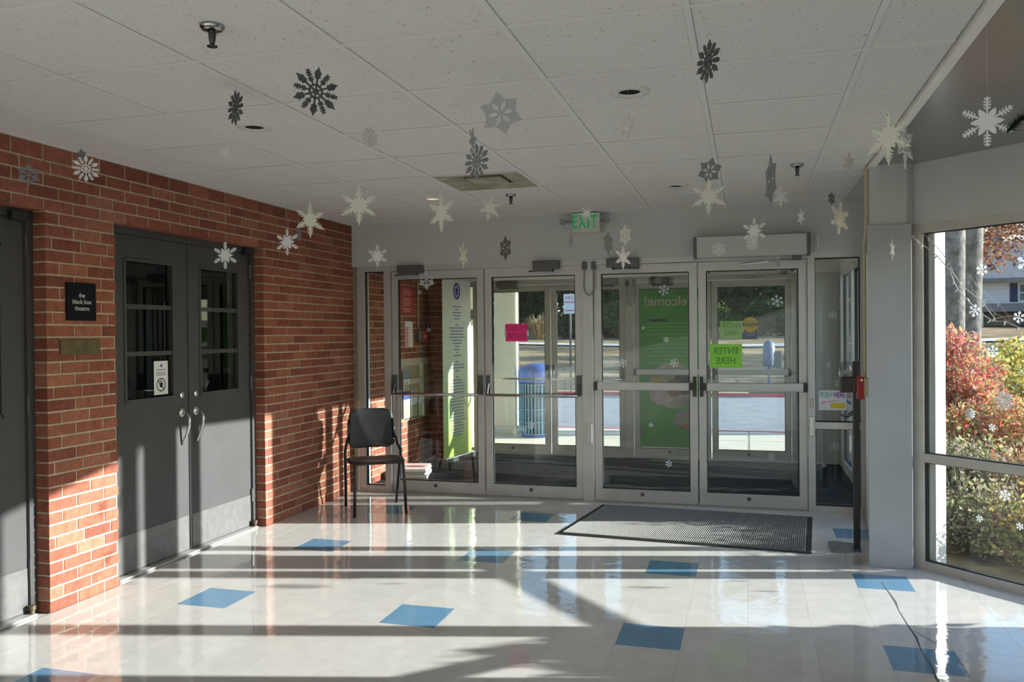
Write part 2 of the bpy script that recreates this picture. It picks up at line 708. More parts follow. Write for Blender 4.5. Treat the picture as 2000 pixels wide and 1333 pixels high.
bl.sort(key=size_key)
for n, (ya, yb, z0, z1) in enumerate(bl[:298]):
    o = share(brick_mesh(yb - ya, z1 - z0), 'brick', wall_left, (random.uniform(-0.0012, 0.0012), ya, z0))
rb = MB()
for (ya, yb, z0, z1) in bl[298:]:
    e = random.uniform(-0.0012, 0.0012)
    rb.box(XL - 0.1, XL + e, ya, yb, z0, z1)
tag(rb.build('bricks_far', BRICK, wall_left), kind='stuff')
# lobby wall going on behind the camera
struct(box(-3.95, XL, -3.6, 1.75, 0, 2.6).build('wall_rear', GREYP), 'plain grey painted wall behind the viewer', 'wall')
struct(box(-4.0, 2.2, -3.75, -3.6, 0, 2.6).build('wall_back', GREYP), 'plain grey end wall of the lobby', 'wall')

# dark theatre rooms behind the doors
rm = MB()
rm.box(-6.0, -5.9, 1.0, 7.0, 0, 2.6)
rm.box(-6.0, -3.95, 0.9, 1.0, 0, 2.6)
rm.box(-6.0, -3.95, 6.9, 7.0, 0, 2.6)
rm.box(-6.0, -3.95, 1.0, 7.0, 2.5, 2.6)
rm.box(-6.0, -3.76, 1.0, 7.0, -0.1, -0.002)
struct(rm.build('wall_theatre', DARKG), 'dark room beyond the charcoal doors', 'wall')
cur = MB()
for k in range(5):
    cur.tube([(-5.6, 4.2 + k * 0.09, 0.05), (-5.6, 4.2 + k * 0.09, 2.3)], 0.05, 8)
tag(cur.build('stage_curtain', mat('navy_curtain', (0.03, 0.05, 0.16), 0.8)), 'navy curtain hanging in the dark room behind the door glass', 'curtain')

XD = -3.72


def dark_leaf(n, y0, y1, hinge_far, label, win, notice=False):
    """hollow metal leaf in plane x, glazed with three lights"""
    d = thing(f'door_{n}', (XD, (y0 + y1) / 2, 0), label, 'door', None, 'structure')
    wa, wb = win
    zb, z1_, z2_, zt = 1.08, 1.375, 1.675, 1.965
    b = MB()
    b.box(XD - 0.045, XD, y0, y1, 0.012, zb)
    b.box(XD - 0.045, XD, y0, y1, zt, 2.12)
    b.box(XD - 0.045, XD, y0, wa, zb, zt)
    b.box(XD - 0.045, XD, wb, y1, zb, zt)
    b.build('leaf', CHARC, d)
    for z in (z1_, z2_):
        box(XD - 0.04, XD - 0.004, wa, wb, z - 0.014, z + 0.014).build('glazing_bar', CHARC, d)
    fr = MB()
    for a0, a1, c0, c1 in ((wa - 0.012, wa + 0.008, zb - 0.012, zt + 0.012), (wb - 0.008, wb + 0.012, zb - 0.012, zt + 0.012)):
        fr.box(XD, XD + 0.006, a0, a1, c0, c1)
    fr.box(XD, XD + 0.006, wa, wb, zb - 0.012, zb + 0.008)
    fr.box(XD, XD + 0.006, wa, wb, zt - 0.008, zt + 0.012)
    fr.build('bead', CHARC, d)
    for (c0, c1) in ((zb, z1_), (z1_, z2_), (z2_, zt)):
        box(XD - 0.026, XD - 0.022, wa, wb, c0, c1).build('pane', GLASS, d)
    box(XD, XD + 0.003, y0 + 0.02, y1 - 0.01, 0.02, 0.25).build('kick_plate', KICK, d)
    yh = y1 if hinge_far else y0
    for z in (0.25, 1.12, 1.98):
        MB().tube([(XD + 0.012, yh, z - 0.05), (XD + 0.012, yh, z + 0.05)], 0.009, 8).build('hinge', FRAMEB, d)
    ym = y0 + 0.07 if hinge_far else y1 - 0.07
    MB().lathe((XD, ym, 1.085), [(0.021, 0), (0.021, 0.008), (0.012, 0.012)], 16, 'x').build('lock_cylinder', STEEL, d)
    h = MB()
    h.lathe((XD, ym, 0.965), [(0.033, 0), (0.030, 0.008), (0.015, 0.014)], 18, 'x')
    h.build('pull_rose', STEEL, d, smooth=True)
    p = [(XD + 0.01, ym, 0.962), (XD + 0.045, ym, 0.958), (XD + 0.062, ym, 0.93), (XD + 0.060, ym, 0.88), (XD + 0.045, ym, 0.83), (XD + 0.028, ym, 0.79), (XD + 0.015, ym, 0.765), (XD + 0.004, ym, 0.752)]
    MB().tube(p, [0.008, 0.009, 0.010, 0.011, 0.010, 0.009, 0.009, 0.011], 10).build('pull_handle', STEEL, d, smooth=True)
    return d


dark_leaf(1, 2.86, 3.605, True, 'charcoal metal door cropped by the frame beside the brick pier', (2.99, 3.455))
dark_leaf(2, 4.215, 4.948, False, 'charcoal theatre door leaf with a white notice in its glass', (4.35, 4.80))
dark_leaf(3, 4.958, 5.690, True, 'charcoal theatre door leaf whose glass holds no notice', (5.09, 5.545))
for n, (ya, yb) in enumerate(((YJ0, YP0), (YP1, YD1))):
    t = thing(f'trim_{n + 1}', (XD, (ya + yb) / 2, 0), ['dark steel frame around the cropped charcoal door', 'dark steel frame around the double theatre doors'][n], 'door frame', None, 'structure')
    box(XD - 0.09, XD + 0.018, ya, ya + 0.052, 0, ZOP).build('jamb', FRAMEB, t)
    box(XD - 0.09, XD + 0.018, yb - 0.046, yb, 0, ZOP).build('jamb', FRAMEB, t)
    box(XD - 0.09, XD + 0.018, ya + 0.052, yb - 0.046, 2.122, ZOP).build('head', FRAMEB, t)
    box(XD - 0.09, XD + 0.06, ya + 0.052, yb - 0.046, 0.0, 0.010).build('threshold', ALU, t)
    MB().box(XD + 0.018, XD + 0.05, yb - 0.16, yb - 0.06, 2.10, 2.15).build('stop_arm', BLACKM, t)
    MB().lathe((XD + 0.035, yb - 0.055, 0.0), [(0.014, 0), (0.014, 0.03), (0.020, 0.034), (0.020, 0.055), (0.010, 0.058)], 12).build('floor_bolt', mat('brass_bolt', (0.10, 0.08, 0.05), 0.5, metal=0.4), t)

# --- suspended ceiling
ceiling = struct(MB().prism([(-4.0, -3.7), (0.76, -3.7), (0.76, 7.40), (-4.0, 7.40)], 2.545, 2.65).build('ceiling', WHITEP, loc=(0, 0, 0)),
                 'suspended ceiling of square white fissured tiles', 'ceiling')
GS = 0.6096
GX0, GY0 = -2.6219, 2.7368
XE = 0.735
ct_o = box(0.0135, GS - 0.0135, 0.0180, GS - 0.0180, 2.5235, 2.54).build('tile', CEILT, ceiling)
ct_src = ct_o.data
bpy.data.objects.remove(ct_o)
HOLES = {(0, 1): (-2.357, 3.673), (3, 1): (-0.485, 3.627), (3, 5): (-0.488, 6.055), (0, 5): (-2.311, 5.999)}


def hole_tile(x0, x1, y0, y1, c, r):
    """ceiling tile with a round opening"""
    mb = MB()
    n = 32
    inner, outer = [], []
    for k in range(n):
        a = 2 * math.pi * (k + 0.5) / n
        dx, dy = math.cos(a), math.sin(a)
        inner.append((c[0] + r * dx, c[1] + r * dy, 2.5235))
        tx = ((x1 if dx > 0 else x0) - c[0]) / dx
        ty = ((y1 if dy > 0 else y0) - c[1]) / dy
        t = min(tx, ty)
        outer.append((c[0] + t * dx, c[1] + t * dy, 2.5235))
    vs = inner + outer + [(x, y, z + 0.014) for x, y, z in inner]
    fs = []
    for k in range(n):
        k2 = (k + 1) % n
        fs.append((k, n + k, n + k2, k2))
        fs.append((k, k2, 2 * n + k2, 2 * n + k))
    mb.add(vs, fs)
    # corners
    for cx, cyy in ((x0, y0), (x1, y0), (x1, y1), (x0, y1)):
        best = sorted(range(n), key=lambda k: (outer[k][0] - cx) ** 2 + (outer[k][1] - cyy) ** 2)[:2]
        mb.add([outer[best[0]], outer[best[1]], (cx, cyy, 2.5235)], [(0, 1, 2)])
    return mb


for j in range(-11, 8):
    for i in range(-2, 6):
        x0, y0 = GX0 + i * GS, GY0 + j * GS
        x1, y1 = min(x0 + GS, XE), min(y0 + GS, YB)
        xa = max(x0, XL)
        if x1 - xa < 0.02 or y1 - y0 < 0.02: continue
        if (i, j) == (1, 4) or (i, j) == (1, -2): continue          # air vents sit here
        if (i, j) in HOLES:
            hole_tile(xa + 0.012, x1 - 0.012, y0 + 0.012, y1 - 0.012, HOLES[(i, j)], 0.062).build('tile', CEILT, ceiling)
            continue
        if xa == x0 and x1 == x0 + GS and y1 == y0 + GS:
            share(ct_src, 'tile', ceiling, (x0, y0, 0))
        else:
            box(xa + (0.012 if xa == x0 else 0.004), x1 - 0.012, y0 + 0.012, y1 - 0.004, 2.5235, 2.54).build('tile', CEILT, ceiling)
for i in range(-1, 6):
    x = GX0 + i * GS
    box(x - 0.012, x + 0.012, -3.6, YB, 2.519, 2.535).build('tee_bar', TBAR, ceiling)
for j in range(-10, 8):
    y = GY0 + j * GS
    xs = [XL] + [GX0 + i * GS for i in range(-1, 6)] + [XE]
    for q in range(len(xs) - 1):
        if xs[q + 1] - xs[q] > 0.05:
            box(xs[q] + 0.012, xs[q + 1] - 0.012, y - 0.012, y + 0.012, 2.5202, 2.535).build('tee_bar', TBAR, ceiling)
box(XL, XL + 0.02, -3.6, YB, 2.518, 2.535).build('wall_angle', TBAR, ceiling)
box(XL, XE, YB - 0.02, YB, 2.518, 2.535).build('wall_angle', TBAR, ceiling)
ed = MB()
ed.box(XE, 0.775, -3.6, 5.95, 2.505, 2.56)
ed.build('edge_trim', WHITEP, ceiling)
struct(box(0.76, 1.06, 5.78, 7.42, 2.521, 2.66).build('ceiling_corner', GREYP), 'grey strip of ceiling over the side glazing', 'ceiling')
# smooth grey ceiling of the bay
struct(MB().prism([(0.775, -3.6), (1.25, -3.6), (1.25, 3.92), (2.09, 4.75), (1.10, 5.80), (0.775, 5.80)], 2.515, 2.65).build('ceiling_bay', BAYC), 'smooth dark grey ceiling over the window bay', 'ceiling')

# --- column and window bay on the right
colw = struct(MB().prism([(0.72, 5.64), (0.972, 5.64), (0.985, 5.712), (1.03, 5.76), (1.06, 5.89), (0.755, 5.89)], 0, 2.14).build('wall_column', COLP, bevel=0.004), 'grey painted column between storefront and bay window', 'column')
hd = MB()
hd.prism([(0.735, 5.655), (0.95, 5.655), (0.985, 5.69), (1.10, 5.89), (0.755, 5.89)], 2.14, 2.52)
hd.build('header', GREYP, colw)
wr = MB()
for (A, B) in ((A0, A1), (A1, A2)):
    seg(wr, A, B, -0.02, seglen(A, B) + 0.02, 0.0, 0.14, 2.14, 2.6)
wr_o = struct(wr.build('wall_bay', GREYP), 'grey header band above the bay windows', 'wall')
# white outer reveal that catches the sun
rv = MB()
seg(rv, A0, A1, 0.02, 0.155, 0.065, 0.165, -0.05, 2.2)
struct(rv.build('trim_3', WHITEP), 'white outer jamb of the bay window catching the sun', 'trim')
# beige conduit on the column edge
cd_ = MB().tube([(0.722, 5.70, 2.50), (0.722, 5.70, 2.13), (0.735, 5.90, 2.05), (0.735, 5.90, 1.15)], 0.011, 8)
tag(cd_.build('conduit', mat('beige_conduit', (0.50, 0.44, 0.30), 0.5)), 'beige conduit running down the column edge to the red box', 'conduit')


def window(n, A, B, label, tops=2.08, head=2.14, rails=((0.664, 0.718),), mull=(), m=WINF, post=0.05, base=0.05, depth=0.06, gl=0.03, post0=None):
    post0 = post0 or post
    w = thing(f'window_{n}', ((A[0] + B[0]) / 2, (A[1] + B[1]) / 2, 0), label, 'window', None, 'structure')
    L_ = seglen(A, B)
    seg(MB(), A, B, 0, post0, 0, depth, 0, head).build('post', m, w)
    seg(MB(), A, B, L_ - post, L_, 0, depth, 0, head).build('post', m, w)
    seg(MB(), A, B, post0, L_ - post, 0, depth, 0, base).build('sill', m, w)
    seg(MB(), A, B, post0, L_ - post, 0, depth, tops, head).build('head', m, w)
    xs = [post0] + [x for q in mull for x in q] + [L_ - post]
    for q in mull:
        seg(MB(), A, B, q[0], q[1], 0, depth, base, tops).build('mullion', m, w)
    for k in range(0, len(xs), 2):
        zs = [base]
        for (a, b) in rails:
            seg(MB(), A, B, xs[k], xs[k + 1], 0, depth, a, b).build('rail', m, w)
            zs += [a, b]
        zs.append(tops)
        for q in range(0, len(zs), 2):
            seg(MB(), A, B, xs[k], xs[k + 1], gl, gl + 0.006, zs[q], zs[q + 1]).build('pane', GLASS, w)
            g = MB()
            e = 0.006
            seg(g, A, B, xs[k], xs[k] + e, gl - 0.012, gl + 0.018, zs[q], zs[q + 1])
            seg(g, A, B, xs[k + 1] - e, xs[k + 1], gl - 0.012, gl + 0.018, zs[q], zs[q + 1])
            seg(g, A, B, xs[k], xs[k + 1], gl - 0.012, gl + 0.018, zs[q], zs[q] + e)
            seg(g, A, B, xs[k], xs[k + 1], gl - 0.012, gl + 0.018, zs[q + 1] - e, zs[q + 1])
            g.build('gasket', GASK, w)
    return w


window(1, A0, A1, 'bay window looking onto the autumn bush and house', post0=0.115)
window(2, A1, A2, 'bay window facing the sun beyond the picture edge')
struct(MB().box(1.15, 1.30, 1.6, 3.95, 0, 2.6).box(1.15, 1.30, -3.6, 1.6, 2.14, 2.6).build('wall_right', GREYP), 'plain grey wall beside the viewer', 'wall')
window(3, (1.15, 1.6), (1.15, -3.6), 'long window wall added unseen behind the viewer to brighten the lobby', mull=((1.25, 1.30), (2.55, 2.60), (3.85, 3.90)))  # added glazing out of view; its daylight lifts the ceiling brightness
window(5, SG0, SG1, 'narrow glazed side between column and storefront', rails=(), mull=((1.11, 1.21),), m=ALU, post=0.03, post0=0.33, depth=0.06, gl=0.03)
sgh = MB()
seg(sgh, SG0, SG1, 0, seglen(SG0, SG1), 0.0, 0.14, 2.14, 2.6)
struct(sgh.build('wall_side', GREYP), 'grey strip of wall above the narrow side glazing', 'wall')

# --- storefront walls (lobby side and street side share one layout)
DOORX = [(-3.232, -2.321), (-2.312, -1.407), (-1.306, -0.417), (-0.409, 0.467)]
wall_front = struct(box(-3.62, 0.99, 7.255, 7.42, 2.13, 2.66).build('wall_front', GREYP), 'grey painted wall band above the storefront doors', 'wall')
wall_outer = struct(box(-3.70, 1.10, 9.86, 10.05, 2.135, 2.95).build('wall_outer', WHITEP), 'pale wall band above the street doors', 'wall')


def push_arm_bar(d, x0, x1, y, out):
    """older panic device: two levers and a round bar; out = -1 toward the lobby"""
    zb = 0.93
    yb = y + out * 0.075
    for xx, s in ((x0 + 0.035, 1), (x1 - 0.035, -1)):
        b = MB()
        b.box(xx - 0.021, xx + 0.021, y, y + out * 0.028, 0.925, 1.105)
        b.build('device_body', CLOSER, d, bevel=0.003)
        MB().tube([(xx, y + out * 0.025, 1.03), (xx, y + out * 0.06, 0.975), (xx, yb, zb)], 0.012, 8).build('lever', CLOSER, d)
    MB().tube([(x0 + 0.035, yb, zb), (x1 - 0.035, yb, zb)], 0.0135, 12).build('push_bar', STEEL, d, smooth=True)


def crash_bar(d, x0, x1, y, out, latch_right):
    zc = 1.018
    a, b_ = (x0 + 0.005, x1 - 0.06) if latch_right else (x0 + 0.06, x1 - 0.005)
    box(a, b_, y, y + out * 0.055, zc - 0.034, zc + 0.034).build('crash_bar', ALU, d, bevel=0.006)
    e0, e1 = (a - 0.002, a + 0.03) if latch_right else (b_ - 0.03, b_ + 0.002)
    box(e0, e1, y, y + out * 0.058, zc - 0.037, zc + 0.037).build('end_cap', BLACKM, d)
    l0, l1 = (b_ - 0.01, x1 - 0.012) if latch_right else (x0 + 0.012, a + 0.01)
    bm_ = MB()
    bm_.box(l0, l1, y, y + out * 0.06, zc - 0.03, zc + 0.03)
    q0, q1 = (l1 - 0.026, l1) if latch_right else (l0, l0 + 0.026)
    bm_.box(q0, q1, y, y + out * 0.03, zc - 0.085, zc + 0.085)
    bm_.build('latch_case', BLACKM, d)


def alu_door(n, x0, x1, y, label, kind, latch_right, out=-1, m=ALU):
    d = thing(f'door_{n}', ((x0 + x1) / 2, y, 0), label, 'door', None, 'structure')
    st, tr_, br_ = 0.066, 0.075, 0.115
    z0, z1 = 0.008, 2.075
    yf, yk = y + 0.012, y + 0.056
    box(x0 + 0.002, x0 + st, yf, yk, z0, z1).build('stile', m, d)
    box(x1 - st, x1 - 0.002, yf, yk, z0, z1).build('stile', m, d)
    box(x0 + st, x1 - st, yf, yk, z1 - tr_, z1).build('top_rail', m, d)
    box(x0 + st, x1 - st, yf, yk, z0, br_).build('bottom_rail', m, d)
    g = MB()
    e = 0.007
    g.box(x0 + st, x0 + st + e, yf + 0.006, yk - 0.006, br_, z1 - tr_)
    g.box(x1 - st - e, x1 - st, yf + 0.006, yk - 0.006, br_, z1 - tr_)
    g.box(x0 + st, x1 - st, yf + 0.006, yk - 0.006, br_, br_ + e)
    g.box(x0 + st, x1 - st, yf + 0.006, yk - 0.006, z1 - tr_ - e, z1 - tr_)
    g.build('gasket', GASK, d)
    box(x0 + st, x1 - st, (yf + yk) / 2 - 0.003, (yf + yk) / 2 + 0.003, br_, z1 - tr_).build('pane', GLASS, d)
    MB().lathe(((x0 + x1) / 2 - 0.03, yf, 0.075), [(0.018, 0), (0.018, -0.004)], 12, 'y').build('maker_badge', CLOSER, d)
    if kind == 'arm': push_arm_bar(d, x0, x1, yf, out)
    else: crash_bar(d, x0, x1, yf, out, latch_right)
    return d


def closer(x0, x1, y, label, flip=1, z=2.095):
    t = thing('door_closer', ((x0 + x1) / 2, y, z), label, 'door closer', 'surface door closers')
    box(x0, x1, y - 0.062, y, z - 0.045, z + 0.028).build('body', CLOSER, t, bevel=0.006)
    xe = x1 - 0.06 if flip > 0 else x0 + 0.06
    MB().tube([(xe, y - 0.035, z - 0.045), (xe, y - 0.035, z - 0.065)], 0.012, 8).build('spindle', BLACKM, t)
    MB().tube([(xe, y - 0.035, z - 0.058), (xe - 0.13 * flip, y - 0.075, z - 0.058), (xe - 0.22 * flip, y - 0.028, z - 0.058)], 0.008, 6).build('arm', CLOSER, t)
    return t


def storefront(y, tn, names, wn_, left_glass, m=ALU, right_glass=True):
    t = thing(f'trim_{tn}', (-1.3, y, 0), names[4], 'door frame', None, 'structure')
    D0, D1 = y - 0.012, y + 0.10
    for a, b in ((-3.575, left_glass), (-3.30, -3.236), (-1.404, -1.310), (0.470, 0.526)) + (((0.872, 0.905),) if right_glass else ()):
        box(a, b, D0, D1, 0, 2.135).build('post', m, t)
    for a, b in ((left_glass, -3.30), (-3.236, -1.404), (-1.310, 0.470)) + (((0.526, 0.872),) if right_glass else ()):
        box(a, b, D0, D1, 2.08, 2.135).build('head', m, t)
    for a, b in ((-3.236, -1.404), (-1.310, 0.470)):
        box(a, b, D0 - 0.02, D1, 0.0, 0.007).build('threshold', ALUD, t)
    # sidelights
    w = thing(f'window_{wn_}', ((left_glass - 3.3) / 2, y, 0), names[5], 'window', None, 'structure')
    box(left_glass, -3.30, D0, D1, 0, 0.055).build('sill', m, w)
    box(left_glass + 0.001, -3.301, y + 0.03, y + 0.036, 0.055, 2.08).build('pane', GLASS, w)
    g = MB()
    g.box(left_glass, left_glass + 0.008, y + 0.02, y + 0.05, 0.055, 2.08)
    g.box(left_glass, -3.30, y + 0.02, y + 0.05, 2.072, 2.08)
    g.box(left_glass, -3.30, y + 0.02, y + 0.05, 0.055, 0.062)
    g.build('gasket', GASK, w)
    if not right_glass:
        return t
    w2 = thing(f'window_{wn_ + 1}', (0.70, y, 0), names[6], 'window', None, 'structure')
    box(0.526, 0.872, D0, D1, 0, 0.048).build('sill', m, w2)
    box(0.526, 0.872, D0, D1, 0.68, 0.735).build('rail', m, w2)
    g = MB()
    for a, b in ((0.048, 0.68), (0.735, 2.08)):
        box(0.527, 0.871, y + 0.03, y + 0.036, a, b).build('pane', GLASS, w2)
        g.box(0.526, 0.533, y + 0.02, y + 0.05, a, b)
        g.box(0.865, 0.872, y + 0.02, y + 0.05, a, b)
        g.box(0.526, 0.872, y + 0.02, y + 0.05, b - 0.008, b)
        g.box(0.526, 0.872, y + 0.02, y + 0.05, a, a + 0.008)
    g.build('gasket', GASK, w2)
    return t


storefront(YB, 4, [0, 0, 0, 0, 'aluminium frame holding the lobby doors and sidelights', 'slim sidelight pane beside the brick corner', 'narrow sidelight with mid rail beside the sanitizer stand'], 6, -3.505)
alu_door(4, *DOORX[0], YB, 'glass lobby door nearest the brick corner, brochure rack behind it', 'arm', True)
alu_door(5, *DOORX[1], YB, 'glass lobby door bearing the bright pink paper', 'arm', False)
alu_door(6, *DOORX[2], YB, 'glass lobby door in front of the green welcome poster', 'crash', True)
alu_door(7, *DOORX[3], YB, 'automatic glass lobby door bearing the larger lime green paper', 'crash', False)
storefront(9.93, 5, [0, 0, 0, 0, 'aluminium frame of the street doors across the vestibule', 'slim street sidelight behind the roll-up banner', 'street sidelight at the far vestibule corner'], 8, -3.45, ALUD, right_glass=False)
struct(box(0.530, 0.968, 9.90, 10.02, 0, 2.14).build('wall_vestibule_end', mat('pale_panel', (0.60, 0.62, 0.60), 0.5)), 'plain pale panel closing the far vestibule corner', 'wall')
alu_door(8, *DOORX[0], 9.93, 'street door seen through glass, nearest the roll-up banner', 'arm', True, m=ALUD)
alu_door(9, *DOORX[1], 9.93, 'street door seen through glass, before the no parking sign', 'arm', False, m=ALUD)
alu_door(10, *DOORX[2], 9.93, 'street door covered by the green welcome poster', 'crash', True, m=ALUD)
alu_door(11, *DOORX[3], 9.93, 'street door with round yellow caution sticker', 'crash', False, m=ALUD)
closer(-3.14, -2.89, YB - 0.012, 'door closer over the lobby door nearest the brick corner', 1)
closer(-1.84, -1.60, YB - 0.012, 'door closer over the lobby door with pink paper', 1)
closer(-1.18, -0.90, YB - 0.012, 'door closer over the lobby door before the green poster', -1)
closer(-2.98, -2.72, 9.918, 'far door closer over the street door near the banner', -1)
closer(-1.72, -1.48, 9.918, 'far door closer over the street door near the welcome poster', 1)
closer(-1.12, -0.84, 9.918, 'far door closer above the green welcome poster', -1)


def operator(y, zc, label):
    t = thing('door_operator', (0.02, y, zc), label, 'door operator', 'automatic door operators')
    box(-0.41, 0.46, y - 0.13, y, zc - 0.085, zc + 0.085).build('cover', GREYP, t, bevel=0.006)
    for a, b in ((-0.435, -0.41), (0.46, 0.485)):
        box(a, b, y - 0.132, y, zc - 0.088, zc + 0.088).build('end_cap', CLOSER, t)
    box(0.35, 0.42, y - 0.09, y - 0.02, zc - 0.125, zc - 0.085).build('spindle', CLOSER, t)
    MB().tube([(0.385, y - 0.06, zc - 0.12), (0.16, y - 0.11, zc - 0.13), (-0.05, y - 0.03, zc - 0.14)], 0.011, 6).build('arm', STEEL, t)


operator(7.255, 2.185, 'long grey automatic operator box above the lobby doors')
operator(9.86, 2.235, 'grey automatic operator box above the street doors')


def loop_cable(x, y, label, zt=2.10):
    t = thing('cable_loop', (x, y, zt), label, 'cable', 'flexible door cable loops')
    for dx in (-0.045, 0.035):
        box(x + dx - 0.02, x + dx + 0.02, y - 0.025, y, zt - 0.06, zt + 0.01).build('junction_cap', CLOSER, t, bevel=0.003)
    pts = []
    for k in range(17):
        a = math.pi * k / 16
        pts.append((x - 0.005 - 0.062 * math.cos(a) * (0.62 + 0.5 * math.sin(a)), y - 0.014, zt - 0.05 - 0.235 * math.sin(a) ** 0.75))
    MB().tube(pts, 0.0062, 6).build('cord', mat('grey_cord', (0.30, 0.30, 0.29), 0.5), t, smooth=True)


loop_cable(-1.335, YB - 0.012, 'grey cable loop hanging from the lobby door mullion')
loop_cable(-1.33, 9.918, 'grey cable loop hanging beside the green welcome poster')
t = box(-1.372, -1.325, YB - 0.035, YB - 0.012, 0.51, 0.685).build('strike_plate', ALU, bevel=0.004)
tag(t, 'small silver strike housing on the door mullion', 'door hardware')
tag(box(0.483, 0.517, YB - 0.03, YB - 0.012, 0.62, 0.78).build('strike_plate', STEEL, bevel=0.004), 'silver plate on the post beside the push sign', 'door hardware')
sw = box(0.483, 0.513, YB - 0.024, YB - 0.012, 0.85, 0.93).build('switch_box', ALUD, bevel=0.003)
tag(sw, 'small grey key switch above the silver plate on the post', 'switch')

# --- vestibule
vf = struct(box(-3.95, 1.05, 7.40, 9.95, -0.12, 0.0).build('floor_vestibule', mat('vestibule_carpet', (0.035, 0.037, 0.042), 0.95, spec=0.1, var=0.25, vscale=14, bump=0.5, bscale=300)), 'dark ribbed carpet floor of the vestibule', 'floor')
struct(box(-3.95, 1.10, 7.42, 9.86, 2.30, 2.66).build('ceiling_vestibule', WHITEP), 'white ceiling of the vestibule', 'ceiling')
wv = struct(MB().box(-3.95, XL - 0.005, 7.40, 9.93, 0, 2.6).build('wall_vestibule', MORTAR, loc=(XL, 7.4, 0)), 'brick side wall of the vestibule beyond the glass', 'wall')
vb = MB()
for (ya, yb, z0, z1) in lay(lambda k: [(7.42, 9.20)], 34, YP0, 2.3):
    vb.box(XL - 0.06, XL + random.uniform(-0.001, 0.001), ya, yb, z0, z1)
tag(vb.build('bricks_far', BRICK, wv), kind='stuff')
wp = struct(box(-3.615, -3.448, 9.215, 9.90, 0, 2.3).build('wall_pier', MORTAR), 'brick pier beside the street sidelight', 'wall')
vb = MB()
for (xa, xb, z0, z1) in lay(lambda k: [(-3.612, -3.443)], 34, -3.62, 2.3):
    vb.box(xa, xb, 9.208, 9.26, z0, z1)
tag(vb.build('bricks_far', BRICK, wp), kind='stuff')
window(10, (0.965, 9.90), (0.965, 7.42), 'glazed side of the vestibule facing the sun', rails=((0.68, 0.73),), mull=((1.13, 1.20),), m=ALU, post=0.20, base=0.10, depth=0.08, gl=0.04)
struct(box(0.965, 1.10, 7.42, 9.86, 2.14, 2.4).build('wall_vestibule_side', WHITEP), 'white band above the vestibule side glazing', 'wall')

# ------------------------------------------------------------------ ceiling fixtures
RIM = mat('light_rim', (0.68, 0.66, 0.63), 0.5)
DARKCAN = mat('dark_can', (0.02, 0.018, 0.017), 0.35, spec=0.5)


def downlight(c, label, lit=False):
    t = thing('recessed_light', (c[0], c[1], 2.522), label, 'ceiling light', 'round recessed ceiling lights')
    n = 28
    rim = MB()
    vs, fs = [], []
    for r, z in ((0.088, 2.5235), (0.086, 2.517), (0.050, 2.5155), (0.047, 2.522)):
        for k in range(n):
            a = 2 * math.pi * k / n
            vs.append((c[0] + r * math.cos(a), c[1] + r * math.sin(a), z))
    for i in range(3):
        for k in range(n):
            fs.append((i * n + k, i * n + (k + 1) % n, (i + 1) * n + (k + 1) % n, (i + 1) * n + k))
    rim.add(vs, fs).build('trim_ring', RIM, t, smooth=True)
    can = MB()
    vs, fs = [], []
    for r, z in ((0.049, 2.52), (0.055, 2.56), (0.055, 2.62), (0.0, 2.64)):
        for k in range(n):
            a = 2 * math.pi * k / n
            vs.append((c[0] + r * math.cos(a), c[1] + r * math.sin(a), z))
    for i in range(3):
        for k in range(n):
            fs.append((i * n + k, i * n + (k + 1) % n, (i + 1) * n + (k + 1) % n, (i + 1) * n + k))
    can.add(vs, fs).build('can', DARKCAN, t, smooth=True)
    m = mat('lit_bulb', (0.9, 0.8, 0.6), 0.4, emit=((1.0, 0.78, 0.5), 14.0)) if lit else mat('dead_bulb', (0.30, 0.30, 0.31), 0.2, metal=0.5)
    MB().lathe((c[0], c[1], 2.533 if lit else 2.572), [(0.012, 0), (0.030, 0.006), (0.036, 0.02), (0.030, 0.05)], 20).build('bulb', m, t, smooth=True)
    return t


downlight((-2.357, 3.673), 'unlit recessed light near the brick wall, under the edgewise dark snowflake')
downlight((-0.485, 3.627), 'unlit recessed light with dark opening in the middle of the ceiling')
downlight((-0.488, 6.055), 'small unlit recessed light near the header above the doors')
downlight((-2.311, 5.999), 'recessed light glowing above the cream snowflake near the header', lit=True)

CHR = mat('dark_chrome', (0.10, 0.10, 0.10), 0.2, metal=0.9)


def sprinkler(c, label):
    t = thing('sprinkler_head', (c[0], c[1], 2.522), label, 'sprinkler', 'ceiling sprinkler heads')
    MB().lathe((c[0], c[1], 2.508), [(0.018, -0.002), (0.034, 0.0), (0.040, 0.008), (0.041, 0.016)], 24).build('escutcheon', mat('chrome', (0.45, 0.45, 0.45), 0.15, metal=1.0), t, smooth=True)
    MB().lathe((c[0], c[1], 2.458), [(0.006, 0), (0.010, 0.01), (0.013, 0.03), (0.014, 0.055)], 14).build('frame', CHR, t, smooth=True)
    MB().lathe((c[0], c[1], 2.452), [(0.017, 0), (0.018, 0.003), (0.008, 0.006)], 18).build('deflector', CHR, t)
    return t


sprinkler((-1.722, 2.439), 'chrome sprinkler head hanging closest to the viewer')
sprinkler((-1.700, 6.034), 'dark sprinkler head beyond the dusty air vent')
sprinkler((0.301, 5.520), 'dark sprinkler head above the automatic door operator')

# dusty square diffuser
gx, gy = GX0 + GS, GY0 + 4 * GS
t = thing('air_vent', (gx + GS / 2, gy + GS / 2, 2.52), 'dusty square ceiling air vent with nested cones', 'air vent')
VENT = mat('dusty_vent', (0.36, 0.33, 0.25), 0.7, var=0.35, vscale=7)
DUST = mat('vent_shadow_dust', (0.10, 0.09, 0.06), 0.9, var=0.3, vscale=12)


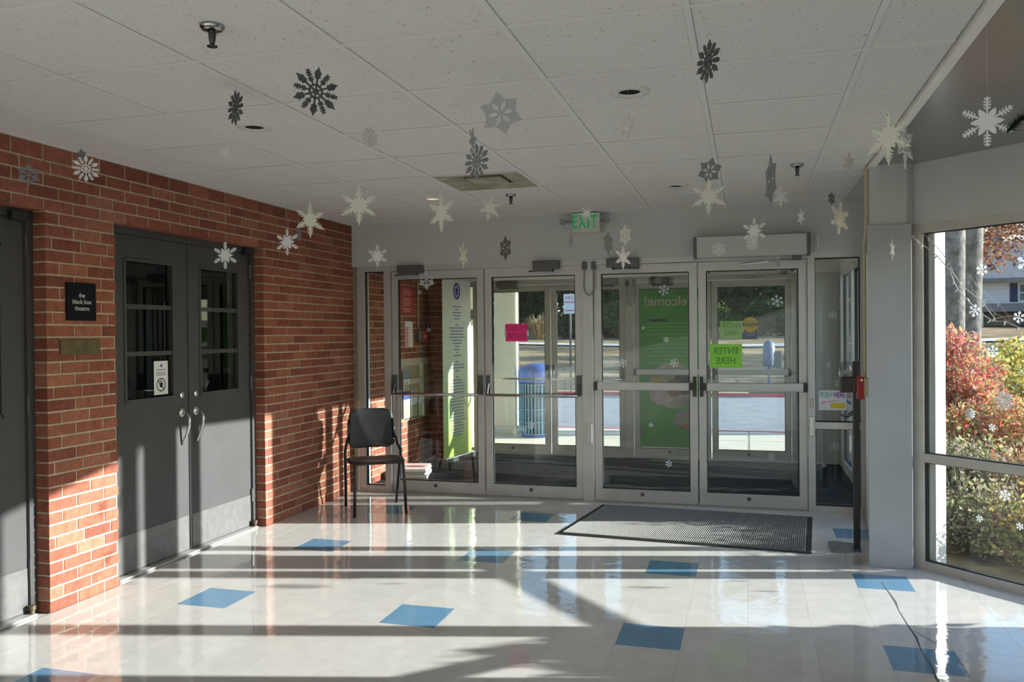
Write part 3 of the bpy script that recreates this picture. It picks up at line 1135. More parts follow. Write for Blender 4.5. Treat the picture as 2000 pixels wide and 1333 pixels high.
def sq_ring(cx, cy_, r0, z0, r1, z1):
    vs = [(cx + sx * r0, cy_ + sy * r0, z0) for sx, sy in ((-1, -1), (1, -1), (1, 1), (-1, 1))]
    vs += [(cx + sx * r1, cy_ + sy * r1, z1) for sx, sy in ((-1, -1), (1, -1), (1, 1), (-1, 1))]
    return MB().add(vs, [(i, (i + 1) % 4, 4 + (i + 1) % 4, 4 + i) for i in range(4)])


cx, cy_ = gx + GS / 2, gy + GS / 2
sq_ring(cx, cy_, 0.296, 2.5225, 0.150, 2.538).build('outer_cone', VENT, t)
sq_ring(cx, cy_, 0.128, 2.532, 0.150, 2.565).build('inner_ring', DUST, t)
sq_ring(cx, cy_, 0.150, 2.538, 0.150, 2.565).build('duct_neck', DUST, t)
box(cx - 0.125, cx + 0.125, cy_ - 0.125, cy_ + 0.125, 2.527, 2.532).build('centre_plate', VENT, t)
# perforated return grille at the picture edge
gx, gy = GX0 + GS, GY0 - 2 * GS
t = thing('return_grille', (gx + GS / 2, gy + GS / 2, 2.52), 'dark perforated return air grille cut off by the picture top', 'air vent')
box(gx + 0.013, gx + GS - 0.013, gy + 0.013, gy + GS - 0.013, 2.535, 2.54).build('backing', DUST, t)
for k in range(24):
    yy = gy + 0.025 + k * 0.0243
    box(gx + 0.013, gx + GS - 0.013, yy, yy + 0.012, 2.525, 2.530).build('slat', mat('grille_metal', (0.20, 0.185, 0.15), 0.6), t)

# exit sign with emergency lamps
t = thing('exit_sign', (-1.333, 7.20, 2.36), 'white exit sign with green letters and two lamp heads', 'exit sign')
box(-1.455, -1.215, 7.10, 7.255, 2.352, 2.515).build('housing', mat('ivory_plastic', (0.62, 0.60, 0.56), 0.5), t, bevel=0.006)
GRN = mat('green_letters', (0.0, 0.26, 0.09), 0.4, emit=((0.0, 0.5, 0.14), 0.22))
text('lettering', 'EXIT', 0.158, (-1.345, 7.098, 2.432), FRONT, GRN, t, 0.002, sx=0.60, bold=0.002, track=1.18)
for x in (-1.545, -1.165):
    MB().lathe((x, 7.12, 2.450), [(0.022, 0.05), (0.028, 0.02), (0.027, 0.0), (0.019, 0.004)], 18, 'y').build('lamp_head', mat('lamp_grey', (0.28, 0.27, 0.26), 0.4), t, smooth=True)
    s = 1 if x < -1.4 else -1
    MB().tube([(x + 0.02 * s, 7.16, 2.45), (-1.45 if s > 0 else -1.22, 7.18, 2.45)], 0.011, 8).build('lamp_arm', mat('lamp_grey', (0.28, 0.27, 0.26), 0.4), t)

# ------------------------------------------------------------------ signs on brick pier and doors
t = thing('room_sign', (XL, 3.883, 1.58), 'black room sign with white lettering on the brick pier', 'sign')
box(XL - 0.002, XL + 0.012, 3.777, 3.990, 1.577, 1.790).build('panel', mat('sign_black', (0.006, 0.007, 0.012), 0.6, spec=0.15), t, bevel=0.002)
SW = mat('sign_white', (0.75, 0.75, 0.75), 0.6)
for s, z in (('the', 1.718), ('black box', 1.682), ('theatre', 1.645)):
    text('lettering', s, 0.036, (XL + 0.013, 3.883, z), FACEX, SW, t, 0.0004)
t = thing('brass_plaque', (XL, 3.876, 1.39), 'tarnished brass plaque screwed to the brick pier', 'plaque')
box(XL - 0.002, XL + 0.008, 3.732, 4.020, 1.386, 1.472).build('plate', mat('tarnished_brass', (0.13, 0.105, 0.05), 0.4, metal=0.6, var=0.3, vscale=18), t, bevel=0.002)
for y in (3.745, 4.008):
    MB().lathe((XL + 0.008, y, 1.46), [(0.004, 0), (0.003, 0.002)], 10, 'x').build('screw', CHR, t)
t = thing('door_notice', (XD, 4.70, 1.10), 'white paper notice with prohibition symbol inside the theatre door glass', 'notice')
box(XD - 0.021, XD - 0.0195, 4.632, 4.768, 1.10, 1.322).build('sheet', PAPERW, t)
XN = XD - 0.0193
ring = MB()
n = 28
for k in range(n):
    a, b = 2 * math.pi * k / n, 2 * math.pi * (k + 1) / n
    ring.add([(XN, 4.70 + 0.045 * math.cos(a), 1.165 + 0.045 * math.sin(a)), (XN, 4.70 + 0.045 * math.cos(b), 1.165 + 0.045 * math.sin(b)),
              (XN, 4.70 + 0.037 * math.cos(b), 1.165 + 0.037 * math.sin(b)), (XN, 4.70 + 0.037 * math.cos(a), 1.165 + 0.037 * math.sin(a))], [(0, 1, 2, 3)])
ring.add([(XN, 4.668, 1.193), (XN, 4.673, 1.198), (XN, 4.732, 1.137), (XN, 4.727, 1.132)], [(0, 1, 2, 3)])
ring.build('ban_symbol', INK, t)
cup = MB().add([(XN, 4.68, 1.18), (XN, 4.72, 1.18), (XN, 4.712, 1.148), (XN, 4.688, 1.148)], [(0, 1, 2, 3)])
cup.add([(XN, 4.684, 1.186), (XN, 4.70, 1.196), (XN, 4.716, 1.186)], [(0, 1, 2)])
cup.build('food_symbol', INK, t)
lg = MB().add([(XN, 4.69 + 0.0, 1.285), (XN, 4.712, 1.28), (XN, 4.712, 1.30), (XN, 4.70, 1.305)], [(0, 1, 2, 3)])
lg.build('logo', BLUEINK, t)
for k, (w, z) in enumerate(((0.09, 1.262), (0.085, 1.243), (0.10, 1.229))):
    MB().add([(XN, 4.70 - w / 2, z), (XN, 4.70 + w / 2, z), (XN, 4.70 + w / 2, z + 0.006), (XN, 4.70 - w / 2, z + 0.006)], [(0, 1, 2, 3)]).build('text_line', GREYINK, t)

# ------------------------------------------------------------------ papers and stickers on the glass doors
LIME = mat('lime_paper', (0.36, 0.80, 0.12), 0.8, spec=0.1)
LIME2 = mat('lime_paper_pale', (0.40, 0.72, 0.20), 0.8, spec=0.1)
PINKP = mat('hot_pink_paper', (0.95, 0.07, 0.28), 0.8, spec=0.1)
GHOST = mat('showthrough_ink', (0.14, 0.36, 0.06), 0.8)
GHOSTP = mat('showthrough_ink_pink', (0.62, 0.03, 0.17), 0.8)


def paper(name, x0, x1, z0, z1, y, m, lines, ink, label, cat, size, tape=True):
    t = thing(name, ((x0 + x1) / 2, y, z0), label, cat)
    box(x0, x1, y - 0.0008, y, z0, z1).build('sheet', m, t)
    for s, dz in lines:
        text('lettering', s, size, ((x0 + x1) / 2, y - 0.0016, (z0 + z1) / 2 + dz), BACKW, ink, t, 0.0002, sx=0.9, bold=0.0012)
    if tape:
        tp = mat('clear_tape', (0.62, 0.70, 0.60), 0.3)
        box(x0 - 0.012, x0 + 0.004, y - 0.0012, y - 0.0008, (z0 + z1) / 2 - 0.03, (z0 + z1) / 2 + 0.03).build('tape', tp, t)
        box(x1 - 0.004, x1 + 0.012, y - 0.0012, y - 0.0008, (z0 + z1) / 2 - 0.03, (z0 + z1) / 2 + 0.03).build('tape', tp, t)
    return t


YG = YB + 0.030
paper('pink_notice', -2.122, -1.916, 1.412, 1.573, YG, PINKP, (('DO NOT', 0.038), ('ENTER', -0.034)), GHOSTP, 'hot pink paper taped to the lobby door, lettering mirrored', 'notice', 0.062)
paper('green_notice', -0.318, -0.050, 1.176, 1.378, YG, LIME, (('ENTER', 0.042), ('HERE', -0.040)), GHOST, 'lime green paper reading mirrored on the automatic lobby door', 'notice', 0.078)
YG2 = 9.93 + 0.030
paper('green_notice', -0.315, -0.060, 1.405, 1.605, YG2, LIME2, (('ENTER', 0.042), ('HERE', -0.040)), GHOST, 'paler lime green paper on the street door behind the nearer one', 'notice', 0.078)
# caution sticker
t = thing('caution_sticker', (0.02, YG2, 1.40), 'round yellow caution sticker above a blue label on the street door', 'sticker')
MB().lathe((0.022, YG2 - 0.001, 1.563), [(0.086, 0), (0.086, -0.0008)], 32, 'y').build('disc', mat('caution_yellow', (0.72, 0.48, 0.02), 0.5), t)
box(-0.066, 0.098, YG2 - 0.0008, YG2 - 0.0002, 1.395, 1.515).build('blue_label', mat('label_navy', (0.03, 0.04, 0.16), 0.5), t)
box(-0.062, 0.106, YG2 - 0.0026, YG2 - 0.0020, 1.547, 1.581).build('black_band', INK, t)
text('lettering', 'AUTOMATIC', 0.024, (0.022, YG2 - 0.0026, 1.598), FRONT, INK, t, 0.0002)
text('lettering', 'CAUTION', 0.030, (0.022, YG2 - 0.0030, 1.564), FRONT, mat('caution_yellow', (0.8, 0.5, 0.02)), t, 0.0002)
text('lettering', 'DOOR', 0.024, (0.022, YG2 - 0.0026, 1.530), FRONT, INK, t, 0.0002)
text('lettering', 'ACTIVATE SWITCH', 0.017, (0.016, YG2 - 0.0014, 1.465), FRONT, SW, t, 0.0002)
text('lettering', 'TO OPERATE', 0.017, (0.016, YG2 - 0.0014, 1.440), FRONT, SW, t, 0.0002)
tag(box(0.42, 0.455, 9.938, 9.9415, 0.985, 1.06).build('access_sticker', mat('access_blue', (0.03, 0.06, 0.35), 0.5)), 'small blue sticker on the street door stile', 'sticker')
# green welcome poster on street door glass
xa, xb, za, zb = DOORX[2][0] + 0.066, DOORX[2][1] - 0.066, 0.118, 1.998
t = thing('welcome_poster', ((xa + xb) / 2, YG2, za), 'tall green welcome poster filling the street door glass', 'poster')
PG = mat('poster_green', (0.07, 0.30, 0.045), 0.5, var=0.12, vscale=3)
box(xa + 0.008, xb - 0.008, YG2 - 0.001, YG2, za + 0.008, zb - 0.008).build('sheet', PG, t)
WTX = mat('poster_cream', (0.50, 0.47, 0.38), 0.6)
text('lettering', 'Welcome!', 0.155, ((xa + xb) / 2 + 0.01, YG2 - 0.0018, 1.845), BACKW, WTX, t, 0.0003, sx=1.02, bold=0.003)
PGL = mat('poster_text_green', (0.15, 0.42, 0.09), 0.6)
for k in range(12):
    w = (0.60, 0.66, 0.55, 0.63, 0.35, 0.0, 0.58, 0.64, 0.5, 0.6, 0.3, 0.55)[k]
    if w: box((xa + xb) / 2 - w / 2, (xa + xb) / 2 + w / 2, YG2 - 0.0016, YG2 - 0.001, 1.58 - k * 0.042, 1.596 - k * 0.042).build('text_line', PGL, t)
box(-1.12, -0.92, YG2 - 0.0018, YG2 - 0.001, 1.612, 1.640).build('dark_tape', INK, t)


def disc_part(name, c, r, m, y, n=32, squash=1.0):
    mb = MB()
    mb.add([(c[0] + r * math.cos(2 * math.pi * k / n), y, c[1] + squash * r * math.sin(2 * math.pi * k / n)) for k in range(n)], [tuple(range(n))])
    return mb.build(name, m, t)


def photo_mat(name, cols, scale):
    m = bpy.data.materials.new(name)
    nt, b = nodes_of(m)
    N, L = nt.nodes, nt.links
    b.inputs['Roughness'].default_value = 0.5
    geo = N.new('ShaderNodeNewGeometry')
    vo = N.new('ShaderNodeTexNoise')
    vo.inputs['Scale'].default_value = scale
    vo.inputs['Detail'].default_value = 3
    L.new(geo.outputs['Position'], vo.inputs['Vector'])
    cr = N.new('ShaderNodeValToRGB')
    el = cr.color_ramp.elements
    el[0].position = 0.3
    el[0].color = (*cols[0], 1)
    el[1].position = 0.72
    el[1].color = (*cols[-1], 1)
    for i, c in enumerate(cols[1:-1]):
        e = el.new(0.3 + 0.42 * (i + 1) / (len(cols) - 1))
        e.color = (*c, 1)
    L.new(vo.outputs['Fac'], cr.inputs[0])
    L.new(cr.outputs[0], b.inputs['Base Color'])
    MATS[name] = m
    return m


disc_part('photo_disc', (-0.86, 0.86), 0.27, mat('photo_tan', (0.42, 0.36, 0.30), 0.5, var=0.2, vscale=9), YG2 - 0.0014)
disc_part('portrait_shirt', (-0.98, 0.76), 0.15, mat('photo_pink', (0.52, 0.40, 0.38), 0.5, var=0.12, vscale=12), YG2 - 0.0018, squash=0.9)
disc_part('portrait_face', (-0.84, 0.83), 0.095, mat('photo_skin', (0.26, 0.11, 0.06), 0.5, var=0.2, vscale=10), YG2 - 0.0022, squash=1.15)
disc_part('portrait_hair', (-0.72, 0.90), 0.12, mat('photo_dark', (0.03, 0.035, 0.06), 0.6), YG2 - 0.0020, squash=1.25)
disc_part('portrait_patch', (-1.04, 0.90), 0.055, mat('photo_yellow', (0.45, 0.36, 0.03), 0.5), YG2 - 0.0022)
disc_part('photo_disc', (-0.68, 0.46), 0.17, photo_mat('photo_mixed', ((0.06, 0.07, 0.05), (0.30, 0.18, 0.06), (0.12, 0.16, 0.20), (0.34, 0.28, 0.20)), 14), YG2 - 0.0014, squash=0.75)

# push sign on the sidelight
t = thing('push_sign', (0.66, YG, 0.83), 'white push here sign on the narrow sidelight', 'sign')
YP = YB + 0.028
box(0.555, 0.768, YP - 0.001, YP, 0.832, 0.995).build('sheet', mat('sign_sheet', (0.74, 0.78, 0.84), 0.6), t)
text('lettering', 'PUSH', 0.062, (0.610, YP - 0.002, 0.957), FRONT, mat('teal_ink', (0.12, 0.45, 0.45), 0.6), t, 0.0003, sx=0.62, bold=0.001)
text('lettering', 'HERE', 0.062, (0.712, YP - 0.002, 0.957), FRONT, mat('purple_ink', (0.20, 0.05, 0.38), 0.6), t, 0.0003, sx=0.62, bold=0.001)
ar = MB().add([(0.568, YP - 0.0016, 0.893), (0.60, YP - 0.0016, 0.918), (0.60, YP - 0.0016, 0.904), (0.70, YP - 0.0016, 0.918), (0.70, YP - 0.0016, 0.906), (0.60, YP - 0.0016, 0.890), (0.60, YP - 0.0016, 0.868)], [tuple(range(7))])
ar.build('arrow', mat('pink_ink', (0.70, 0.45, 0.62), 0.6), t)
box(0.645, 0.757, YP - 0.002, YP - 0.001, 0.848, 0.890).build('yellow_tag', mat('tag_yellow', (0.78, 0.62, 0.02), 0.6), t)

# ------------------------------------------------------------------ chair
root = thing('stacking_chair', (-3.04, 6.495, 0), 'black plastic stacking chair standing by the brick corner', 'chair', rz=R(34))
BP = mat('chair_black', (0.022, 0.022, 0.023), 0.42, spec=0.5, bump=0.06, bscale=300)
BT = mat('chair_tube', (0.015, 0.015, 0.016), 0.3, spec=0.5)


def shell(w0, w1, n, m, fn, th):
    """curved sheet: fn(u,v)->point, u across -1..1, v along 0..1; w tapers; thickness th"""
    top, bot = [], []
    for j in range(m + 1):
        for i in range(n + 1):
            u, v = -1 + 2 * i / n, j / m
            # rounded corners
            p, q = fn(u, v)
            top.append(p)
            bot.append(tuple(p[k] - q[k] * th for k in range(3)))
    W = n + 1
    fs = []
    T = len(top)
    for j in range(m):
        for i in range(n):
            a = j * W + i
            fs.append((a, a + 1, a + 1 + W, a + W))
            fs.append((T + a, T + a + W, T + a + 1 + W, T + a + 1))
    edge = [i for i in range(W)] + [j * W + n for j in range(1, m + 1)] + [m * W + i for i in range(n - 1, -1, -1)] + [j * W for j in range(m - 1, 0, -1)]
    for k in range(len(edge)):
        a, b = edge[k], edge[(k + 1) % len(edge)]
        fs.append((a, T + a, T + b, b))
    return MB().add(top + bot, fs)


def rc(u, v, hw, L, r):
    """map unit square to a rounded rectangle half width hw, length L"""
    x, y = u * hw, v * L
    for cy2, s in ((r, -1), (L - r, 1)):
        if (y - cy2) * s > 0:
            k = min(1.0, (y - cy2) * s / r)
            lim = hw - r + r * math.sqrt(max(0.0, 1 - k * k))
            x = u * lim
    return x, y


def seat_fn(u, v):
    x, y = rc(u, v, 0.215, 0.42, 0.045)
    yy = -0.225 + y
    z = 0.445 - 0.018 * (1 - u * u) * math.sin(math.pi * min(1, v * 1.1)) - 0.012 * v
    if v < 0.18: z -= 0.10 * (0.18 - v) ** 1.4
    return (x, yy, z), (0, 0, 1)


def back_fn(u, v):
    x, y = rc(u, v, 0.205 - 0.02 * v, 0.335, 0.065)
    yy = 0.205 + 0.06 * v + 0.028 * (1 - u * u) - 0.01
    return (x, yy, 0.505 + y), (0, -1, 0)


shell(0, 0, 18, 18, seat_fn, 0.012).build('seat', BP, root, smooth=True, local=True)
shell(0, 0, 18, 18, back_fn, 0.012).build('backrest', BP, root, smooth=True, local=True)
for s in (-1, 1):
    MB().tube([(0.195 * s, -0.185, 0.43), (0.197 * s, -0.195, 0.415), (0.205 * s, -0.215, 0.25), (0.212 * s, -0.235, 0.0)], 0.0125, 10).build('leg', BT, root, smooth=True, local=True)
    MB().tube([(0.205 * s, 0.19, 0.60), (0.222 * s, 0.19, 0.53), (0.238 * s, 0.135, 0.485), (0.238 * s, 0.125, 0.44), (0.235 * s, 0.15, 0.38), (0.225 * s, 0.215, 0.15), (0.220 * s, 0.262, 0.0)], 0.0125, 10).build('leg', BT, root, smooth=True, local=True)
    MB().tube([(0.197 * s, -0.19, 0.425), (0.225 * s, -0.05, 0.425), (0.237 * s, 0.13, 0.425)], 0.0115, 8).build('side_rail', BT, root, smooth=True, local=True)
    MB().tube([(0.20 * s, 0.195, 0.58), (0.19 * s, 0.245, 0.75)], 0.011, 8).build('back_support', BT, root, smooth=True, local=True)
MB().tube([(-0.195, -0.17, 0.42), (0.195, -0.17, 0.42)], 0.010, 8).build('cross_rail', BT, root, local=True)
MB().tube([(-0.235, 0.13, 0.42), (0.235, 0.13, 0.42)], 0.010, 8).build('cross_rail', BT, root, local=True)

# ------------------------------------------------------------------ entrance mat
MA = [Vector((-1.373, 6.018)), Vector((0.395, 5.877)), Vector((0.482, 7.026)), Vector((-1.215, 7.140))]
ex = (MA[1] - MA[0]).normalized()
t = thing('entrance_mat', (-0.43, 6.5, 0), 'ribbed dark grey entrance mat with black rubber edge', 'mat')
mm = MB().prism([(p.x, p.y) for p in MA], 0.0005, 0.006)
mm.build('rubber_edge', mat('mat_rubber', (0.03, 0.03, 0.032), 0.75), t)
MATC = mat('mat_ribs', (0.34, 0.34, 0.325), 0.95, spec=0.1, var=0.2, vscale=60, bump=0.6, bscale=500)
ctr = sum(MA, Vector((0, 0))) / 4
inn = [ctr + (p - ctr) * 0.955 for p in MA]
mm = MB().prism([(p.x, p.y) for p in inn], 0.006, 0.0085)
mm.build('carpet', MATC, t)
ribs = MB()
nr = 118
for k in range(nr):
    f = (k + 0.5) / nr
    a, b = inn[0].lerp(inn[1], f), inn[3].lerp(inn[2], f)
    h = 0.0048
    ribs.add([(a.x - h, a.y, 0.0085), (a.x + h, a.y, 0.0085), (a.x, a.y, 0.0165), (b.x - h, b.y, 0.0085), (b.x + h, b.y, 0.0085), (b.x, b.y, 0.0165)], [(0, 1, 2), (3, 5, 4), (0, 2, 5, 3), (1, 4, 5, 2)])
tag(ribs.build('ribs', MATC, t), kind='stuff')

# ------------------------------------------------------------------ sanitizer stand
t = thing('sanitizer_stand', (0.66, 6.07, 0), 'black hand sanitizer stand with clear dispenser beside the column', 'sanitizer stand')
pl_ = []
for cx2, cy2, a0 in ((0.575, 6.0, 180), (0.708, 6.0, 270), (0.708, 6.20, 0), (0.575, 6.20, 90)):
    for q in range(5):
        a = R(a0 + q * 22.5)
        r = 0.05 if cx2 < 0.6 else 0.015
        pl_.append((cx2 + r * math.cos(a), cy2 + r * math.sin(a)))
MB().prism(pl_, 0.001, 0.008).build('base_plate', mat('steel_plate', (0.34, 0.34, 0.35), 0.25, metal=0.7), t)
box(0.680, 0.722, 6.07, 6.115, 0.008, 1.275).build('post', BLACKM, t, bevel=0.004)
box(0.598, 0.69, 6.035, 6.15, 1.065, 1.165).build('dispenser', mat('dispenser_brown', (0.035, 0.03, 0.03), 0.4), t, bevel=0.01)
bt = MB().lathe((0.638, 6.092, 1.165), [(0.040, 0), (0.046, 0.02), (0.046, 0.075), (0.036, 0.10), (0.012, 0.108)], 20)
bt.build('bottle', glass_mat('clear_bottle', (0.72, 0.74, 0.75), 0.10), t, smooth=True)
MB().tube([(0.69, 6.092, 0.935), (0.645, 6.06, 0.905), (0.60, 6.03, 0.915)], [0.012, 0.012, 0.006], 8).build('drip_tray', BLACKM, t)
t = thing('release_box', (0.72, 5.90, 1.04), 'red release switch with beige back box on the column edge', 'switch box')
box(0.684, 0.728, 5.86, 5.935, 1.035, 1.180).build('red_body', mat('red_plastic', (0.36, 0.02, 0.02), 0.35), t, bevel=0.004)
box(0.722, 0.752, 5.80, 5.945, 1.055, 1.175).build('back_box', mat('beige_box', (0.50, 0.45, 0.33), 0.5), t, bevel=0.003)
MB().lathe((0.708, 5.86, 1.160), [(0.009, 0), (0.009, -0.006), (0.005, -0.008)], 12, 'y').build('button', PAPERW, t)

# ------------------------------------------------------------------ pine garland tip and fairy lights in the bay
t = thing('pine_garland', (0.85, 2.84, 2.08), 'dark green pine garland tip entering beside the bay ceiling', 'garland')
gp = [Vector((0.747, 2.815, 2.070)), Vector((0.790, 2.83, 2.112)), Vector((0.86, 2.85, 2.16)), Vector((1.0, 2.9, 2.22)), Vector((1.2, 2.95, 2.24))]
MB().tube(gp, [0.004, 0.006, 0.008, 0.008, 0.008], 6).build('stem', mat('garland_wire', (0.03, 0.035, 0.02), 0.8), t)
nd = MB()
for k in range(620):
    f = random.random() ** 0.9 * (len(gp) - 1.001)
    i = int(f)
    p = gp[i].lerp(gp[i + 1], f - i)
    d = (gp[i + 1] - gp[i]).normalized()
    a = random.uniform(0, 2 * math.pi)
    s = d.cross(Vector((0, 0, 1))).normalized()
    u = s * math.cos(a) + d.cross(s) * math.sin(a)
    q = p + (u * 0.8 + d * 0.5).normalized() * random.uniform(0.02, 0.036)
    w = d.cross(u).normalized() * 0.0011
    nd.add([p - w, p + w, q], [(0, 1, 2)])
tag(nd.build('needles', leaf_mat('pine_needles', ((0.012, 0.035, 0.015), (0.02, 0.05, 0.02), (0.008, 0.02, 0.01))), t), kind='stuff')

t = thing('string_lights', (1.2, 5.45, 1.45), 'string of clear fairy lights draped across the bay window', 'string lights')
lp = [(0.988, 5.652, 2.048), (1.024, 5.616, 2.011), (1.095, 5.545, 1.928), (1.152, 5.488, 1.836), (1.168, 5.472, 1.774), (1.186, 5.454, 1.721), (1.236, 5.404, 1.643), (1.277, 5.363, 1.582), (1.325, 5.315, 1.537), (1.346, 5.294, 1.527), (1.381, 5.259, 1.527), (1.437, 5.203, 1.491), (1.55, 5.09, 1.47), (1.75, 4.89, 1.52)]
WIRE = mat('clear_wire', (0.55, 0.52, 0.48), 0.35)
MB().tube(lp, 0.0028, 6).build('wire', WIRE, t, smooth=True)
lp2 = [(a[0] + 0.012 + 0.02 * math.sin(k * 1.3), a[1] - 0.012 - 0.02 * math.sin(k * 1.3), a[2] + 0.035 + 0.02 * math.cos(k * 1.7)) for k, a in enumerate(lp)]
MB().tube(lp2, 0.0024, 6).build('wire', WIRE, t, smooth=True)
MB().tube([(0.975, 5.635, 2.06), (1.0, 5.62, 2.03), (1.02, 5.60, 1.97)], 0.0025, 6).build('wire', WIRE, t)
BULB = glass_mat('fairy_bulb', (0.9, 0.9, 0.88), 0.25)
for k, a in enumerate(lp[:-1] + lp2[1:-2:2]):
    d = Vector((0.4 * math.sin(k * 2.1) - 0.3, -0.3 * math.cos(k), -0.8 if k % 3 else 0.6)).normalized()
    p = Vector(a)
    b = MB().tube([p, p + d * 0.008, p + d * 0.018, p + d * 0.026], [0.003, 0.0045, 0.004, 0.0012], 8)
    b.build('bulb', mat('bulb_white', (0.75, 0.74, 0.70), 0.25), t, smooth=True)

# ------------------------------------------------------------------ vestibule contents
t = thing('red_notice', (XL, 8.575, 1.72), 'red notice with white lines on the vestibule bricks', 'notice')
box(XL, XL + 0.006, 8.38, 8.77, 1.722, 2.005).build('panel', mat('notice_red', (0.42, 0.02, 0.03), 0.5), t)
for k, (w, z) in enumerate(((0.14, 1.975), (0.25, 1.950), (0.25, 1.925), (0.22, 1.880), (0.24, 1.855), (0.25, 1.83), (0.18, 1.805), (0.26, 1.768), (0.20, 1.745))):
    box(XL + 0.006, XL + 0.0065, 8.575 - w / 2, 8.575 + w / 2, z - 0.006, z + 0.006).build('text_line', mat('notice_pink', (0.62, 0.30, 0.30), 0.6), t)
t = thing('posted_sheet', (XL, 8.62, 1.34), 'white sheet with pink edge posted on the vestibule bricks', 'notice')
box(XL, XL + 0.004, 8.51, 8.73, 1.34, 1.63).build('sheet', PAPERW, t)
box(XL + 0.004, XL + 0.0045, 8.52, 8.60, 1.345, 1.57).build('pink_band', mat('soft_pink', (0.75, 0.25, 0.32), 0.6), t)
tag(MB().tube([(XL + 0.012, 8.872, 2.30), (XL + 0.012, 8.872, 1.54)], 0.012, 8).build('conduit', mat('beige_conduit', (0.5, 0.44, 0.3)), smooth=True), 'cream conduit on vestibule bricks down to the alarm pull', 'conduit')
t = thing('alarm_pull', (XL, 9.0, 1.40), 'red fire alarm pull with grey box on the vestibule bricks', 'fire alarm')
box(XL, XL + 0.05, 8.80, 8.895, 1.405, 1.525).build('grey_box', CLOSER, t, bevel=0.003)
box(XL, XL + 0.055, 8.905, 9.10, 1.40, 1.52).build('pull_body', mat('alarm_red', (0.42, 0.03, 0.03), 0.4), t, bevel=0.006)
box(XL + 0.055, XL + 0.065, 8.95, 9.05, 1.44, 1.475).build('pull_lever', mat('alarm_white', (0.6, 0.2, 0.2), 0.4), t)
# brochure rack
XR = XL + 0.004
t = thing('brochure_rack', (XR, 8.77, 0.53), 'tan wall rack with clear pockets in the vestibule', 'brochure rack')
box(XR, XR + 0.012, 8.345, 9.20, 0.54, 1.215).build('back_panel', mat('rack_tan', (0.56, 0.49, 0.38), 0.5, var=0.06), t)
ACR = glass_mat('acrylic', (0.93, 0.92, 0.88), 0.07)
for r_, z in enumerate((0.56, 0.79, 1.0)):
    for c_ in range(4):
        y = 8.36 + c_ * 0.21
        pk = MB()
        pk.box(XR + 0.052, XR + 0.055, y, y + 0.19, z, z + 0.15)
        pk.box(XR + 0.012, XR + 0.055, y, y + 0.19, z, z + 0.004)
        pk.build('pocket', ACR, t)
BRO = [('blue_cover', (0.06, 0.12, 0.50)), ('pale_cover', (0.66, 0.70, 0.72)), ('sky_cover', (0.20, 0.36, 0.66)), ('green_cover', (0.25, 0.40, 0.10))]
for k, (y, z, c) in enumerate(((8.37, 0.575, 0), (8.58, 0.575, 1), (8.79, 0.575, 3), (8.37, 0.80, 2))):
    nm, col_ = BRO[c]
    o = thing('brochure', (XR + 0.03, y + 0.08, z), ('blue-edged brochure lowest in the rack, beside the door stile', 'pale brochure in the middle of the lowest rack row', 'greenish brochure in the lowest rack row by the banner', 'sky blue brochure in the upper rack row')[k], 'brochure', 'brochures in the vestibule rack')
    box(XR + 0.030, XR + 0.038, y, y + 0.17, z, z + 0.29).build('cover', mat('cover_white', (0.70, 0.72, 0.74), 0.4), o)
    box(XR + 0.038, XR + 0.0385, y, y + 0.17, z + 0.20, z + 0.29).build('band', mat(nm, col_, 0.4), o)
    box(XR + 0.038, XR + 0.0385, y + 0.03, y + 0.14, z + 0.03, z + 0.17).build('picture', photo_mat('brochure_photo_%d' % k, ((0.20, 0.32, 0.12), (0.60, 0.62, 0.30), (0.70, 0.74, 0.76), col_), 16), o)
# roll-up banner, nearly parallel with the bricks
BA, BB = Vector((-3.355, 8.98)), Vector((-3.245, 9.66))
t = thing('rollup_banner', ((BA.x + BB.x) / 2, (BA.y + BB.y) / 2, 0), 'tall white and lime roll-up banner with a column of text', 'banner')


def banner_mat():
    m = bpy.data.materials.new('banner_print')
    nt, b = nodes_of(m)
    N, L = nt.nodes, nt.links
    b.inputs['Roughness'].default_value = 0.55
    geo = N.new('ShaderNodeNewGeometry')
    sp = N.new('ShaderNodeSeparateXYZ')
    L.new(geo.outputs['Position'], sp.inputs[0])
    mr = N.new('ShaderNodeMapRange')
    mr.inputs['From Min'].default_value = 0.1
    mr.inputs['From Max'].default_value = 2.1
    L.new(sp.outputs['Z'], mr.inputs['Value'])
    cr = N.new('ShaderNodeValToRGB')
    el = cr.color_ramp.elements
    el[0].position = 0.0
    el[0].color = (0.42, 0.60, 0.10, 1)
    el[1].position = 1.0
    el[1].color = (0.68, 0.70, 0.70, 1)
    e = el.new(0.55)
    e.color = (0.60, 0.70, 0.50, 1)
    L.new(mr.outputs[0], cr.inputs[0])
    L.new(cr.outputs[0], b.inputs['Base Color'])
    return m


